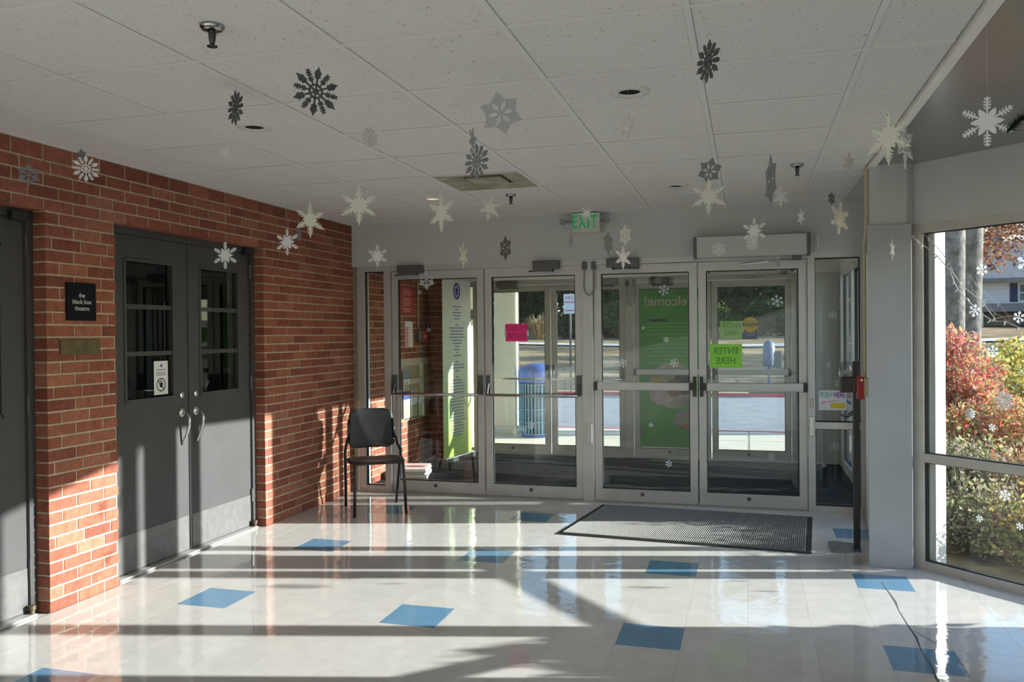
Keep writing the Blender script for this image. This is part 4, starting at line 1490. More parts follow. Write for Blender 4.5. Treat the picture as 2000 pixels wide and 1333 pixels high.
seg(MB(), BB, BA, 0.0, seglen(BA, BB), -0.003, 0.0, 0.06, 2.13).build('print', banner_mat(), t)
seg(MB(), BB, BA, -0.01, seglen(BA, BB) + 0.01, -0.012, 0.012, 2.12, 2.145).build('top_rail', ALU, t)
seg(MB(), BB, BA, -0.02, seglen(BA, BB) + 0.02, -0.05, 0.05, 0.0, 0.065).build('base', STEEL, t, bevel=0.01)
Lb = seglen(BA, BB)
seg(MB(), BB, BA, Lb / 2 - 0.006, Lb / 2 + 0.006, -0.032, -0.02, 0.05, 2.1).build('support_pole', STEEL, t)
lw = [0.22, 0.1, 0.2, 0.18, 0.14, 0, 0.08, 0.36, 0.3, 0.34, 0.38, 0.26, 0.2, 0.1, 0.14, 0.05, 0.18, 0, 0.08, 0.3, 0.34, 0.1, 0, 0.08, 0.24, 0.3, 0.34, 0.36, 0.3, 0.34, 0.3, 0.34, 0.36, 0.28, 0.3, 0.34, 0.32, 0.36, 0.2, 0.3, 0.34, 0.3, 0.2]
for k, w in enumerate(lw):
    if w: seg(MB(), BB, BA, Lb / 2 - w / 2, Lb / 2 + w / 2, 0.0, 0.0012, 1.80 - k * 0.036, 1.815 - k * 0.036).build('text_line', GREYINK, t)
em = MB()
dB = (BA - BB).normalized()
nB = Vector((-dB.y, dB.x))
cB = (BA + BB) / 2 + nB * 0.0015
ring_o = [(cB.x + dB.x * 0.085 * math.cos(2 * math.pi * k / 28), cB.y + dB.y * 0.085 * math.cos(2 * math.pi * k / 28), 1.99 + 0.10 * math.sin(2 * math.pi * k / 28)) for k in range(28)]
ring_i = [(cB.x + dB.x * 0.055 * math.cos(2 * math.pi * k / 28), cB.y + dB.y * 0.055 * math.cos(2 * math.pi * k / 28), 1.99 + 0.068 * math.sin(2 * math.pi * k / 28)) for k in range(28)]
em.add(ring_o + ring_i, [(k, (k + 1) % 28, 28 + (k + 1) % 28, 28 + k) for k in range(28)])
em.add([(cB.x + dB.x * a, cB.y + dB.y * a, 1.99 + z) for a, z in ((-0.03, -0.05), (0.03, -0.05), (0.04, 0.02), (0.0, 0.06), (-0.04, 0.02))], [(0, 1, 2, 3, 4)])
em.build('emblem', BLUEINK, t)
# stack of newspapers by the glass
t = thing('newspaper_stack', (-3.36, 8.12, 0), 'low stack of newspapers on the vestibule floor behind the glass', 'newspapers')
for k in range(6):
    a = random.uniform(-0.05, 0.05)
    MB().obox((-3.36 + random.uniform(-0.01, 0.01), 8.12 + random.uniform(-0.01, 0.01)), (math.cos(0.25 + a), math.sin(0.25 + a)), 0.15, 0.20, 0.002 + k * 0.018, 0.018 + k * 0.018).build('paper_bundle', mat('newsprint', (0.66, 0.62, 0.58), 0.9, obj_var=0.06), t)
MB().obox((-3.37, 8.12), (math.cos(0.25), math.sin(0.25)), 0.12, 0.06, 0.1082, 0.1088).build('cover_picture', photo_mat('news_photo', ((0.10, 0.14, 0.35), (0.50, 0.10, 0.10), (0.70, 0.66, 0.62)), 14), t)

# ------------------------------------------------------------------ snowflakes
FLM = {
    'dark': mat('dark_glitter', (0.075, 0.08, 0.082), 0.5, spec=0.4, var=0.4, vscale=260),
    'slate': mat('slate_glitter', (0.22, 0.225, 0.24), 0.45, spec=0.4, var=0.35, vscale=260),
    'silver': mat('silver_glitter', (0.42, 0.42, 0.42), 0.4, metal=0.15, var=0.25, vscale=260),
    'bronze': mat('bronze_glitter', (0.15, 0.12, 0.11), 0.45, var=0.3, vscale=260),
    'white': mat('white_flake', (0.80, 0.80, 0.80), 0.6),
    'cream': mat('cream_foam', (0.76, 0.75, 0.66), 0.8, spec=0.2),
    'pale': mat('pale_flake', (0.66, 0.64, 0.62), 0.7),
}
FERN = [(0.20, 0.15), (0.34, 0.085), (0.55, 0.055), (0.78, 0.042), (0.88, 0.032), (1.0, 0.004)]
PETAL = [(0.06, 0.05), (0.20, 0.055), (0.34, 0.075), (0.46, 0.20), (0.54, 0.305), (0.61, 0.345), (0.64, 0.22), (0.70, 0.265), (0.73, 0.15), (0.80, 0.18), (0.86, 0.09), (1.0, 0.004)]
BRANCH = [(0.0, 0.03), (0.98, 0.022), (1.0, 0.004)]
FLAKE_ME = {}


def flake_mesh(kind, mt):
    if (kind, mt) in FLAKE_ME: return FLAKE_ME[(kind, mt)]
    mb = MB()
    th = 0.016

    cnt = [0]

    def vth():
        cnt[0] += 1
        return th * (0.86 + 0.05 * (cnt[0] % 7))

    def arm(prof, ang, scale=1.0):
        pts = [(w * scale, r * scale) for r, w in prof] + [(-w * scale, r * scale) for r, w in reversed(prof)]
        ca, sa = math.cos(ang), math.sin(ang)
        e = vth()
        mb.slab([(x * ca - z * sa, x * sa + z * ca) for x, z in pts], -e, e)

    def bar(p, q, w):
        d = Vector((q[0] - p[0], q[1] - p[1]))
        d.normalize()
        nx, nz = -d.y * w, d.x * w
        e = vth()
        mb.slab([(p[0] - nx, p[1] - nz), (q[0] - nx, q[1] - nz), (q[0] + nx, q[1] + nz), (p[0] + nx, p[1] + nz)], -e, e)

    def pol(r, a, off=0.0):
        return (-r * math.sin(a) + off * math.cos(a), r * math.cos(a) + off * math.sin(a))

    for k in range(6):
        a = k * math.pi / 3
        if kind == 'fern':
            arm(FERN, a)
            for r, l in ((0.38, 0.17), (0.51, 0.15), (0.63, 0.12), (0.74, 0.08)):
                for q in (-1, 1):
                    bar(pol(r, a), pol(r + l * 0.95, a, q * l), 0.021)
            arm([(0.26, 0.09), (0.38, 0.06), (0.46, 0.01)], a + math.pi / 6)
        elif kind == 'petal':
            arm(PETAL, a)
        elif kind == 'lace':
            bar(pol(0.10, a), pol(0.62, a), 0.034)
            arm([(0.58, 0.03), (0.64, 0.11), (0.70, 0.13), (0.76, 0.15), (0.82, 0.10), (0.88, 0.06), (0.92, 0.035), (1.0, 0.01)], a)
            b = a + math.pi / 6
            bar(pol(0.27, b), pol(0.86, b), 0.030)
            for r in (0.42, 0.50, 0.62, 0.72):
                for s in (-1, 1):
                    bar(pol(r, b), pol(r + 0.07, b, s * 0.10), 0.026)
            for s in (-1, 1):
                bar(pol(0.80, b), pol(0.90, b, s * 0.06), 0.026)
                bar(pol(0.52, a), pol(0.60, a, s * 0.12), 0.028)
            bar(pol(0.29, a), pol(0.29, a + math.pi / 3), 0.034)
        elif kind == 'feather':
            bar(pol(0.0, a), pol(0.97, a), 0.030)
            for r, l in ((0.50, 0.11), (0.62, 0.13), (0.74, 0.13), (0.86, 0.10)):
                for s in (-1, 1):
                    bar(pol(r, a), pol(r + 0.06, a, s * l), 0.026)
            arm([(0.08, 0.03), (0.22, 0.10), (0.36, 0.12), (0.46, 0.085), (0.58, 0.012)], a + math.pi / 6)
            bar(pol(0.30, a), pol(0.30, a + math.pi / 3), 0.02)
        elif kind == 'cling':
            bar(pol(0.0, a), pol(0.97, a), 0.06)
            for s in (-1, 1):
                bar(pol(0.50, a), pol(0.76, a, s * 0.24), 0.05)
                bar(pol(0.74, a), pol(0.94, a, s * 0.16), 0.045)
    if kind in ('lace', 'cling'):
        r = 0.12 if kind == 'lace' else 0.2
        mb.slab([(r * math.cos(2 * math.pi * k / 12), r * math.sin(2 * math.pi * k / 12)) for k in range(12)], -th * 1.3, th * 1.3)
    if kind in ('fern', 'petal'):
        r = 0.34 if kind == 'fern' else 0.11
        mb.slab([(r * math.cos(2 * math.pi * k / 12), r * math.sin(2 * math.pi * k / 12)) for k in range(12)], -th * 1.3, th * 1.3)
    tmp = mb.build('snowflake', mt, loc=(0, 0, 0))
    me = tmp.data
    bpy.data.objects.remove(tmp)
    FLAKE_ME[(kind, mt)] = me
    return me


THREAD = mat('nylon_thread', (0.70, 0.69, 0.67), 0.4)
FLAKES = [
    ((-1.322, 2.409, 2.260), 0.16, 'lace', 'dark', 49, 8, 'large dark glitter snowflake hanging flat-on below the ceiling sprinkler'),
    ((-2.049, 3.055, 2.433), 0.145, 'lace', 'dark', -30, 0, 'dark snowflake turned edgewise just above the recessed light near the brick wall'),
    ((-0.860, 2.927, 2.284), 0.16, 'petal', 'silver', 16, -12, 'tilted solid silver snowflake with six oval cutouts below the ceiling centre'),
    ((-0.110, 2.567, 2.287), 0.125, 'lace', 'dark', -53, 10, 'dark lacy snowflake hanging highest, against a ceiling grid bar'),
    ((-1.041, 3.146, 2.245), 0.105, 'feather', 'silver', 91, 8, 'pale grey snowflake seen nearly edge-on above the dusty air vent'),
    ((-1.059, 3.249, 2.183), 0.15, 'lace', 'slate', -28, 0, 'slate grey lacy snowflake hanging in front of the dusty air vent'),
    ((-1.450, 3.075, 2.271), 0.09, 'lace', 'pale', 65, 10, 'faint whitish lacy snowflake against ceiling tiles between two grey ones'),
    ((-0.407, 2.997, 2.220), 0.095, 'feather', 'pale', -45, 0, 'faint whitish snowflake hanging below the round recessed light'),
    ((-2.043, 2.972, 2.232), 0.075, 'feather', 'pale', 35, 0, 'faint whitish snowflake close under the ceiling by the brick wall'),
    ((-3.530, 3.455, 2.317), 0.115, 'petal', 'slate', 46, 0, 'dull grey snowflake in front of bricks above the cropped dark door'),
    ((-3.222, 3.506, 2.337), 0.14, 'lace', 'white', 58, 0, 'white lacy snowflake in front of bricks beside the ceiling edge'),
    ((-3.354, 3.616, 2.432), 0.075, 'petal', 'slate', -1, 0, 'small grey snowflake tucked behind the white one at the brick wall'),
    ((-2.231, 3.990, 2.095), 0.19, 'fern', 'cream', 57, 0, 'bright cream fern-edged snowflake against the brick wall top'),
    ((-2.496, 4.204, 2.010), 0.15, 'feather', 'white', 1, 0, 'white feathery snowflake against bricks beside the cream one'),
    ((-2.480, 4.306, 2.073), 0.1, 'lace', 'slate', 106, 12, 'thin grey snowflake seen edge-on between two bright ones at the bricks'),
    ((-2.728, 3.957, 1.921), 0.15, 'feather', 'white', 6, 0, 'white feathery snowflake in front of the dark double door'),
    ((-1.917, 3.928, 2.146), 0.21, 'fern', 'cream', 26, 0, 'large cream fern-edged snowflake at the ceiling line beside the brick corner'),
    ((-1.475, 3.948, 2.091), 0.2, 'fern', 'cream', -28, 0, 'cream fern-edged snowflake hanging below the lit recessed light'),
    ((-1.526, 4.928, 2.258), 0.17, 'fern', 'cream', 40, 10, 'cream fern-edged snowflake below the dusty air vent'),
    ((-2.373, 5.130, 2.009), 0.15, 'feather', 'white', 2, 0, 'white feathery snowflake on the grey header beside the brick corner'),
    ((-1.781, 5.168, 1.999), 0.18, 'fern', 'cream', 87, 0, 'slender cream star snowflake turned sideways on the grey header'),
    ((-1.328, 4.588, 1.970), 0.14, 'petal', 'bronze', -43, 0, 'brownish dark snowflake turned sideways on the grey header'),
    ((-0.774, 4.809, 1.998), 0.13, 'petal', 'slate', 72, 0, 'blue-grey snowflake turned sideways below the exit sign'),
    ((-0.690, 4.910, 2.053), 0.12, 'petal', 'cream', -44, 0, 'beige snowflake beside the blue-grey one below the exit sign'),
    ((-0.732, 5.110, 1.942), 0.15, 'fern', 'white', 53, 0, 'white snowflake in front of a door closer below the exit sign'),
    ((-1.038, 5.024, 2.048), 0.1, 'lace', 'silver', -64, 0, 'faint grey snowflake seen edge-on under the exit sign'),
    ((-1.007, 5.389, 2.258), 0.1, 'feather', 'white', 11, 30, 'white snowflake covering the top of the exit sign letters'),
    ((-0.190, 4.531, 2.329), 0.14, 'petal', 'slate', -22, 15, 'grey snowflake with cutouts hanging above the large cream one'),
    ((-0.191, 4.426, 2.179), 0.2, 'fern', 'cream', 2, 0, 'large cream fern-edged snowflake in front of the far ceiling'),
    ((0.090, 3.500, 2.085), 0.2, 'petal', 'slate', -79, 0, 'tall grey snowflake turned almost edge-on beside a ceiling sprinkler'),
    ((0.195, 5.324, 2.298), 0.13, 'fern', 'white', 39, 0, 'small white snowflake just behind the tall grey edge-on one'),
    ((0.357, 6.107, 2.270), 0.12, 'fern', 'white', -66, 0, 'small white snowflake turned sideways where header meets ceiling'),
    ((0.548, 6.047, 2.377), 0.09, 'petal', 'slate', 53, 0, 'small dark grey snowflake in the cluster by the corner conduit'),
    ((0.527, 5.178, 2.234), 0.13, 'feather', 'silver', -75, 0, 'thin grey snowflake in the cluster by the corner conduit'),
    ((0.447, 4.510, 2.050), 0.17, 'feather', 'cream', 53, 8, 'pale beige snowflake hanging lowest in the cluster by the corner conduit'),
    ((0.037, 5.052, 2.063), 0.16, 'feather', 'white', -29, 0, 'white feathery snowflake above the automatic door operator box'),
    ((0.027, 6.013, 2.096), 0.12, 'lace', 'white', 40, 0, 'white lacy snowflake overlapping the operator box top edge'),
    ((-0.193, 6.022, 2.059), 0.1, 'lace', 'white', 2, 0, 'small white lacy snowflake in front of the operator box'),
    ((0.531, 6.955, 2.182), 0.12, 'fern', 'white', 73, -8, 'sliver of white snowflake edge-on beside the operator box'),
    ((0.203, 6.061, 1.960), 0.12, 'feather', 'silver', -80, 5, 'sliver of grey snowflake edge-on below the operator box'),
    ((0.842, 5.503, 1.970), 0.13, 'fern', 'white', 69, 0, 'sliver of white snowflake edge-on before the grey column'),
    ((0.500, 3.335, 2.190), 0.21, 'fern', 'cream', -43, 0, 'largest cream fern-edged snowflake below the ceiling edge trim'),
    ((0.595, 3.574, 2.212), 0.2, 'fern', 'white', 63, 0, 'white snowflake edge-on beside the largest cream one'),
    ((0.723, 2.929, 2.131), 0.16, 'feather', 'white', -14, 0, 'white feathery snowflake on a long thread beside the pine garland'),
    ((0.456, 4.183, 2.263), 0.1, 'fern', 'pale', 44, 0, 'faint white snowflake under the ceiling near the edge trim'),
    ((-2.013, 5.102, 1.841), 0.14, 'petal', 'silver', -15, 0, 'silver snowflake with cutouts in front of the brick vestibule glass'),
]
for (p, dia, kind, mt, yaw, tilt, label) in FLAKES:
    r = dia / 2
    o = bpy.data.objects.new('hanging_snowflake', flake_mesh(kind, FLM[mt]))
    C.objects.link(o)
    o.location = p
    o.scale = (r, r * (0.0022 / (0.016 * r)), r)
    o.rotation_euler = Euler((0, R(tilt), R(yaw)), 'XYZ')
    ORG[o.name] = p
    tag(o, label, 'snowflake', 'snowflakes hanging from the ceiling')
    top = p[2] + r * 0.97
    if H - 0.002 - top > 0.01:
        th_ = MB().tube([(p[0] + 0.0, p[1], top), (p[0], p[1], H - 0.0005)], 0.00025, 4)
        s_ = th_.build('thread', THREAD, loc=(0, 0, 0))
        s_.parent = o
        mw = Matrix.Translation(p) @ Euler((0, R(tilt), R(yaw)), 'XYZ').to_matrix().to_4x4() @ Matrix.Diagonal((*o.scale, 1))
        s_.matrix_parent_inverse = mw.inverted()
CLINGS = [
    ((-2.954, 7.300, 1.879), 0.043, 0, 'tiny snowflake cling on glass beside the red vestibule notice'),
    ((-2.866, 7.300, 1.524), 0.043, 0, 'tiny snowflake cling on glass beside the red alarm pull'),
    ((-1.663, 7.300, 1.119), 0.073, 0, 'snowflake cling on glass over the far door meeting stiles'),
    ((-1.893, 7.300, 0.656), 0.074, 0, 'snowflake cling on glass in front of the blue litter bin'),
    ((-1.057, 7.300, 1.215), 0.080, 0, 'snowflake cling on glass beside the green welcome poster edge'),
    ((-0.699, 7.300, 1.846), 0.097, 0, 'pale snowflake cling over the top of the green welcome poster'),
    ((-0.680, 7.300, 1.419), 0.053, 0, 'small snowflake cling over the middle of the green welcome poster'),
    ((-0.612, 7.300, 1.216), 0.079, 0, 'bright snowflake cling just above the green poster crash bar'),
    ((-0.817, 7.300, 0.679), 0.040, 0, 'tiny snowflake cling over the photo on the green poster'),
    ((-0.877, 7.300, 1.522), 0.031, 0, 'tiny snowflake cling at the green poster edge'),
    ((-0.666, 7.300, 0.347), 0.062, 0, 'snowflake cling near the bottom of the glass below the green poster'),
    ((0.234, 7.300, 1.736), 0.102, 0, 'large snowflake cling on glass before the evergreen trees'),
    ((0.178, 7.300, 1.238), 0.043, 0, 'small snowflake cling on glass before the parcel post box'),
    ((-0.091, 7.300, 1.061), 0.043, 0, 'small snowflake cling just above the crash bar beside the green paper'),
    ((0.181, 7.300, 0.435), 0.064, 0, 'snowflake cling low on the automatic door glass'),
    ((0.668, 7.300, 1.610), 0.071, 0, 'snowflake cling highest on the narrow sidelight'),
    ((0.634, 7.300, 1.204), 0.046, 0, 'small snowflake cling on the sidelight beside the sanitizer dispenser'),
    ((0.704, 7.300, 1.050), 0.063, 0, 'snowflake cling on the sidelight just above the push sign'),
    ((0.678, 7.300, 0.534), 0.075, 0, 'snowflake cling on the lower sidelight pane'),
    ((0.591, 7.300, 0.376), 0.042, 0, 'small snowflake cling at the bottom of the lower sidelight pane'),
    ((1.264, 5.406, 1.830), 0.071, -45, 'snowflake cling on bay window before the thick tree trunk'),
    ((1.231, 5.439, 1.593), 0.075, -45, 'snowflake cling on bay window between the two tree trunks'),
    ((1.308, 5.362, 1.355), 0.073, -45, 'bright snowflake cling on bay window above the orange leaves'),
    ((1.353, 5.317, 1.071), 0.122, -45, 'largest grey snowflake cling on the bay window'),
    ((1.211, 5.459, 0.983), 0.072, -45, 'lacy snowflake cling on bay window low beside the frame'),
    ((1.304, 5.366, 0.914), 0.044, -45, 'small snowflake cling on bay window just above the middle rail'),
    ((1.356, 5.314, 0.531), 0.067, -45, 'snowflake cling on the lower bay pane before the twigs'),
    ((1.414, 5.256, 0.370), 0.043, -45, 'small snowflake cling low on the lower bay pane'),
    ((1.413, 5.257, 1.549), 0.066, -45, 'snowflake cling on bay window beside the string of lights'),
    ((1.444, 5.226, 1.854), 0.108, -45, 'large pale snowflake cling on bay window before the house roof'),
    ((1.249, 5.421, 0.371), 0.042, -45, 'tiny snowflake cling on the lower bay pane beside the frame'),
]
CLM = leaf_mat('cling_white', ((0.86, 0.88, 0.90), (0.84, 0.87, 0.90)), trans=0.6)
CLG = leaf_mat('cling_grey', ((0.55, 0.58, 0.62), (0.52, 0.56, 0.60)), trans=0.5)
for k, (p, dia, yaw, label) in enumerate(CLINGS):
    r = dia / 2
    grey = 'grey' in label
    o = bpy.data.objects.new('snowflake_cling', flake_mesh('lace' if ('lacy' in label or grey) else 'cling', CLG if grey else CLM))
    C.objects.link(o)
    # stuck on the pane
    if yaw == 0: p = (p[0], YB + 0.029, p[2])
    else:
        n_ = (0.0525 - (p[0] + p[1] - 6.70) / math.sqrt(2)) / math.sqrt(2)
        p = (p[0] + n_, p[1] + n_, p[2])
    o.location = p
    o.scale = (r, 0.0006 / 0.016, r)
    o.rotation_euler = (0, R((k * 17) % 30 - 15), R(yaw))
    tag(o, label, 'snowflake', 'snowflake clings on the glass')

# ------------------------------------------------------------------ outdoors
CONC = mat('pale_concrete', (0.62, 0.58, 0.50), 0.9, spec=0.1, var=0.06, vscale=5, bump=0.2, bscale=90)
ASPH = mat('grey_asphalt', (0.26, 0.27, 0.30), 0.9, spec=0.2, var=0.12, vscale=3, bump=0.3, bscale=60)
REDC = mat('red_kerb_paint', (0.50, 0.06, 0.09), 0.7)
LAWN = mat('dry_lawn', (0.30, 0.225, 0.14), 0.95, spec=0.05, var=0.45, vscale=0.9, bump=0.5, bscale=30)
LITTER = mat('leaf_litter', (0.20, 0.16, 0.10), 0.95, spec=0.05, var=0.4, vscale=6, bump=0.6, bscale=40)
pave = struct(box(-14, 14, 10.03, 12.88, -0.25, -0.012).build('floor_pavement', CONC, loc=(0, 0, 0)), 'sunlit concrete pavement outside the street doors', 'pavement')
for k in range(-5, 6):
    for (ya, yb) in ((10.04, 11.75), (11.775, 12.86)):
        box(k * 2.4 + 0.012, (k + 1) * 2.4 - 0.012, ya, yb, -0.012, -0.002).build('slab', CONC, pave)
struct(box(-14, 14, 12.88, 13.02, -0.25, -0.004).build('trim_kerb', REDC), 'red painted kerb along the near road edge', 'kerb')
struct(MB().prism([(-60, 13.02), (60, 13.02), (60, 19.9), (-60, 21.2)], -0.25, -0.06).build('floor_road', ASPH), 'grey asphalt road in front of the building', 'road')
kb = MB()
kb.prism([(-60, 21.2), (60, 19.9), (60, 20.1), (-60, 21.4)], -0.2, 0.015)
struct(kb.build('trim_far_kerb', REDC), 'red painted kerb across the road', 'kerb')


def hill(x, y):
    return 0.04 + max(0.0, y - 21) * 0.052 + 0.12 * math.sin(x * 0.21 + y * 0.13) * min(1, max(0, y - 21) / 10)


lm = MB()
nx, ny = 50, 40
vs = []
for j in range(ny + 1):
    for i in range(nx + 1):
        x = -60 + 120 * i / nx
        y = 20.05 + (21.35 - 20.05) * (1 - i / nx) + 70 * (j / ny)
        vs.append((x, y, hill(x, y)))
fs = [(j * (nx + 1) + i, j * (nx + 1) + i + 1, (j + 1) * (nx + 1) + i + 1, (j + 1) * (nx + 1) + i) for j in range(ny) for i in range(nx)]
struct(lm.add(vs, fs).build('floor_lawn', LAWN, smooth=True), 'sloping dry lawn beyond the road', 'lawn')
pw = MB()
for i in range(nx):
    x0, x1 = -60 + 120 * i / nx, -60 + 120 * (i + 1) / nx
    pw.add([(x0, 37.5, hill(x0, 37.5) + 0.06), (x1, 37.5, hill(x1, 37.5) + 0.06), (x1, 39.0, hill(x1, 39) + 0.06), (x0, 39.0, hill(x0, 39) + 0.06)], [(0, 1, 2, 3)])
struct(pw.build('floor_path', mat('pale_path', (0.55, 0.55, 0.56), 0.9)), 'pale path crossing the top of the lawn', 'path')
struct(MB().box(1.12, 60, -30, 10.03, -0.25, -0.03).build('floor_garden', LITTER), 'garden bed strewn with leaves outside the bay', 'garden')

# entrance canopy, pillar, wing wall
CREAM = mat('cream_render', (0.72, 0.68, 0.56), 0.8, spec=0.2, var=0.04, vscale=3)
can = struct(box(-6.0, 0.75, 10.05, 12.2, 2.75, 3.05).build('ceiling_canopy', CREAM), 'flat cream canopy over the street doors', 'canopy')
wing = struct(box(-3.9, -3.60, 10.05, 10.86, 0, 2.75).build('wall_wing', CREAM), 'sunlit cream wing wall beside the street doors', 'wall')
pil = thing('canopy_pillar', (-3.43, 11.92, 0), 'square cream pillar outside with one sunlit side', 'pillar')
box(-3.62, -3.30, 11.86, 12.10, 0.12, 2.75).build('shaft', CREAM, pil, bevel=0.01)
box(-3.66, -3.27, 11.83, 12.13, -0.003, 0.12).build('plinth', CONC, pil, bevel=0.01)
wb = box(-3.6, -3.54, 10.40, 10.84, 1.68, 1.81).build('camera_box', BLACKM, bevel=0.01)
tag(wb, 'black box mounted on the sunlit wing wall', 'security camera')

# litter bin
t = thing('litter_bin', (-2.93, 11.75, -0.002), 'blue perforated litter bin with domed lid outside', 'litter bin')
BLUEB = mat('bin_blue', (0.07, 0.13, 0.42), 0.4, spec=0.4)
BLUED = mat('bin_mesh_blue', (0.10, 0.24, 0.36), 0.5)
MB().lathe((-2.93, 11.75, 0.03), [(0.20, 0), (0.255, 0.02), (0.265, 0.74), (0.255, 0.76)], 28).build('liner', mat('bin_inner', (0.03, 0.05, 0.09), 0.6), t, smooth=True)
for k in range(34):
    a = 2 * math.pi * k / 34
    x, y = -2.93 + 0.272 * math.cos(a), 11.75 + 0.272 * math.sin(a)
    MB().obox((x, y), (-math.sin(a), math.cos(a)), 0.013, 0.004, 0.05, 0.77).build('slat', BLUED, t)
for z in (0.05, 0.22, 0.40, 0.58, 0.75):
    hoop = [(-2.93 + 0.280 * math.cos(2 * math.pi * k / 32), 11.75 + 0.280 * math.sin(2 * math.pi * k / 32), z) for k in range(33)]
    MB().tube(hoop, 0.008, 6).build('hoop', BLUED, t)
MB().lathe((-2.93, 11.75, 0.78), [(0.285, 0), (0.290, 0.03), (0.285, 0.16), (0.25, 0.225), (0.15, 0.265), (0.0, 0.28)], 28).build('lid', BLUEB, t, smooth=True)
MB().lathe((-2.93, 11.75, -0.002), [(0.24, 0), (0.24, 0.05)], 24).build('foot', BLUEB, t)

# no-parking sign across the road
t = thing('street_sign', (-4.36, 20.9, 0), 'white street sign with red print on a thin post', 'street sign')
MB().tube([(-4.36, 20.95, 0.0), (-4.36, 20.95, 2.50)], 0.028, 8).build('post', mat('post_brown', (0.10, 0.08, 0.08), 0.6), t)
box(-4.52, -4.22, 20.90, 20.92, 1.98, 2.48).build('plate', mat('sign_plate', (0.66, 0.66, 0.72), 0.5), t, bevel=0.004)
SR = mat('sign_red', (0.5, 0.05, 0.12), 0.5)
text('lettering', 'NO', 0.13, (-4.37, 20.895, 2.385), FRONT, SR, t, 0.001)
text('lettering', 'PARKING', 0.062, (-4.37, 20.895, 2.27), FRONT, SR, t, 0.001)
box(-4.48, -4.26, 20.893, 20.898, 2.05, 2.075).build('arrow_bar', SR, t)
# parcel post box / meter
t = thing('meter_post', (0.50, 20.6, 0), 'blue-grey round-topped meter box on a post by the road', 'meter')
MB().tube([(0.47, 20.75, 0.02), (0.47, 20.75, 0.70)], 0.035, 8).build('post', mat('meter_blue', (0.09, 0.12, 0.20), 0.5), t)
MB().lathe((0.47, 20.75, 0.66), [(0.13, 0), (0.14, 0.03), (0.14, 0.42), (0.125, 0.52), (0.08, 0.59), (0.0, 0.62)], 20).build('head', mat('meter_blue', (0.09, 0.12, 0.2)), t, smooth=True)
box(0.56, 0.76, 20.70, 20.90, 0.62, 1.02).build('side_box', mat('meter_grey', (0.15, 0.155, 0.16), 0.6), t, bevel=0.01)
# hydrant
t = thing('fire_hydrant', (-11.8, 44, hill(-11.8, 44)), 'small red hydrant with yellow cap at the lawn top', 'hydrant')
hz = hill(-11.8, 44)
MB().lathe((-11.8, 44, hz), [(0.16, 0), (0.12, 0.05), (0.12, 0.5), (0.15, 0.52), (0.15, 0.56)], 14).build('body', mat('hydrant_red', (0.55, 0.04, 0.03), 0.5), t, smooth=True)
MB().lathe((-11.8, 44, hz + 0.56), [(0.13, 0), (0.12, 0.15), (0.05, 0.28), (0.0, 0.3)], 14).build('cap', mat('hydrant_yellow', (0.8, 0.6, 0.05), 0.5), t, smooth=True)

# ------------------------------------------------------------------ plants
BARK = mat('grey_bark', (0.16, 0.15, 0.14), 0.95, spec=0.1, var=0.4, vscale=9, bump=1.0, bscale=22)


def leaf_cloud(name, m, parent, centres, radii, n, size, rnd, flat=0.0, world=True, aspect=0.55):
    """n little folded leaves scattered in ellipsoidal puffs; real two-sided quads"""
    cs = np.array(centres, float)
    rs = np.array(radii, float)
    idx = rnd.integers(0, len(cs), n)
    d = rnd.normal(size=(n, 3))
    d /= np.linalg.norm(d, axis=1)[:, None]
    rr = rnd.random(n) ** 0.45
    p = cs[idx] + d * rr[:, None] * rs[idx]
    a = rnd.normal(size=(n, 3))
    a[:, 2] *= (1 - flat)
    a /= np.linalg.norm(a, axis=1)[:, None]
    b = np.cross(a, rnd.normal(size=(n, 3)))
    b /= np.linalg.norm(b, axis=1)[:, None]
    s = size * (0.6 + 0.8 * rnd.random(n))[:, None]
    v = np.stack([p - a * s, p + b * s * aspect, p + a * s, p - b * s * aspect], 1).reshape(-1, 3)
    v[:, 2] = np.maximum(v[:, 2], 0.0)
    og = np.array(ORG[parent.name])
    me = bpy.data.meshes.new(name)
    me.vertices.add(4 * n)
    me.vertices.foreach_set('co', (v - og).ravel())
    me.loops.add(4 * n)
    me.loops.foreach_set('vertex_index', np.arange(4 * n))
    me.polygons.add(n)
    me.polygons.foreach_set('loop_start', np.arange(n) * 4)
    me.polygons.foreach_set('loop_total', np.full(n, 4))
    me.update(calc_edges=True)
    me.materials.append(m)
    o = bpy.data.objects.new(name, me)
    C.objects.link(o)
    o.parent = parent
    ORG[o.name] = ORG[parent.name]
    return o


EVER = leaf_mat('evergreen_leaves', ((0.018, 0.045, 0.022), (0.030, 0.065, 0.030), (0.045, 0.085, 0.035), (0.012, 0.03, 0.018), (0.06, 0.09, 0.03)), trans=0.15)
EVER2 = leaf_mat('mid_green_leaves', ((0.05, 0.10, 0.03), (0.08, 0.13, 0.035), (0.035, 0.07, 0.025), (0.12, 0.15, 0.05)), trans=0.25)
RUST = leaf_mat('rust_leaves', ((0.25, 0.10, 0.05), (0.32, 0.17, 0.09), (0.20, 0.08, 0.06), (0.30, 0.22, 0.15), (0.15, 0.09, 0.08)), trans=0.3)
BUSHA = leaf_mat('autumn_leaves', ((0.55, 0.14, 0.12), (0.58, 0.24, 0.10), (0.55, 0.38, 0.14), (0.32, 0.32, 0.12), (0.36, 0.20, 0.16), (0.26, 0.30, 0.12), (0.50, 0.30, 0.20), (0.46, 0.42, 0.22)))
BUSHR = leaf_mat('red_orange_leaves', ((0.58, 0.12, 0.11), (0.58, 0.26, 0.14), (0.50, 0.20, 0.18), (0.40, 0.24, 0.22), (0.58, 0.36, 0.16), (0.36, 0.30, 0.18), (0.45, 0.30, 0.28)))
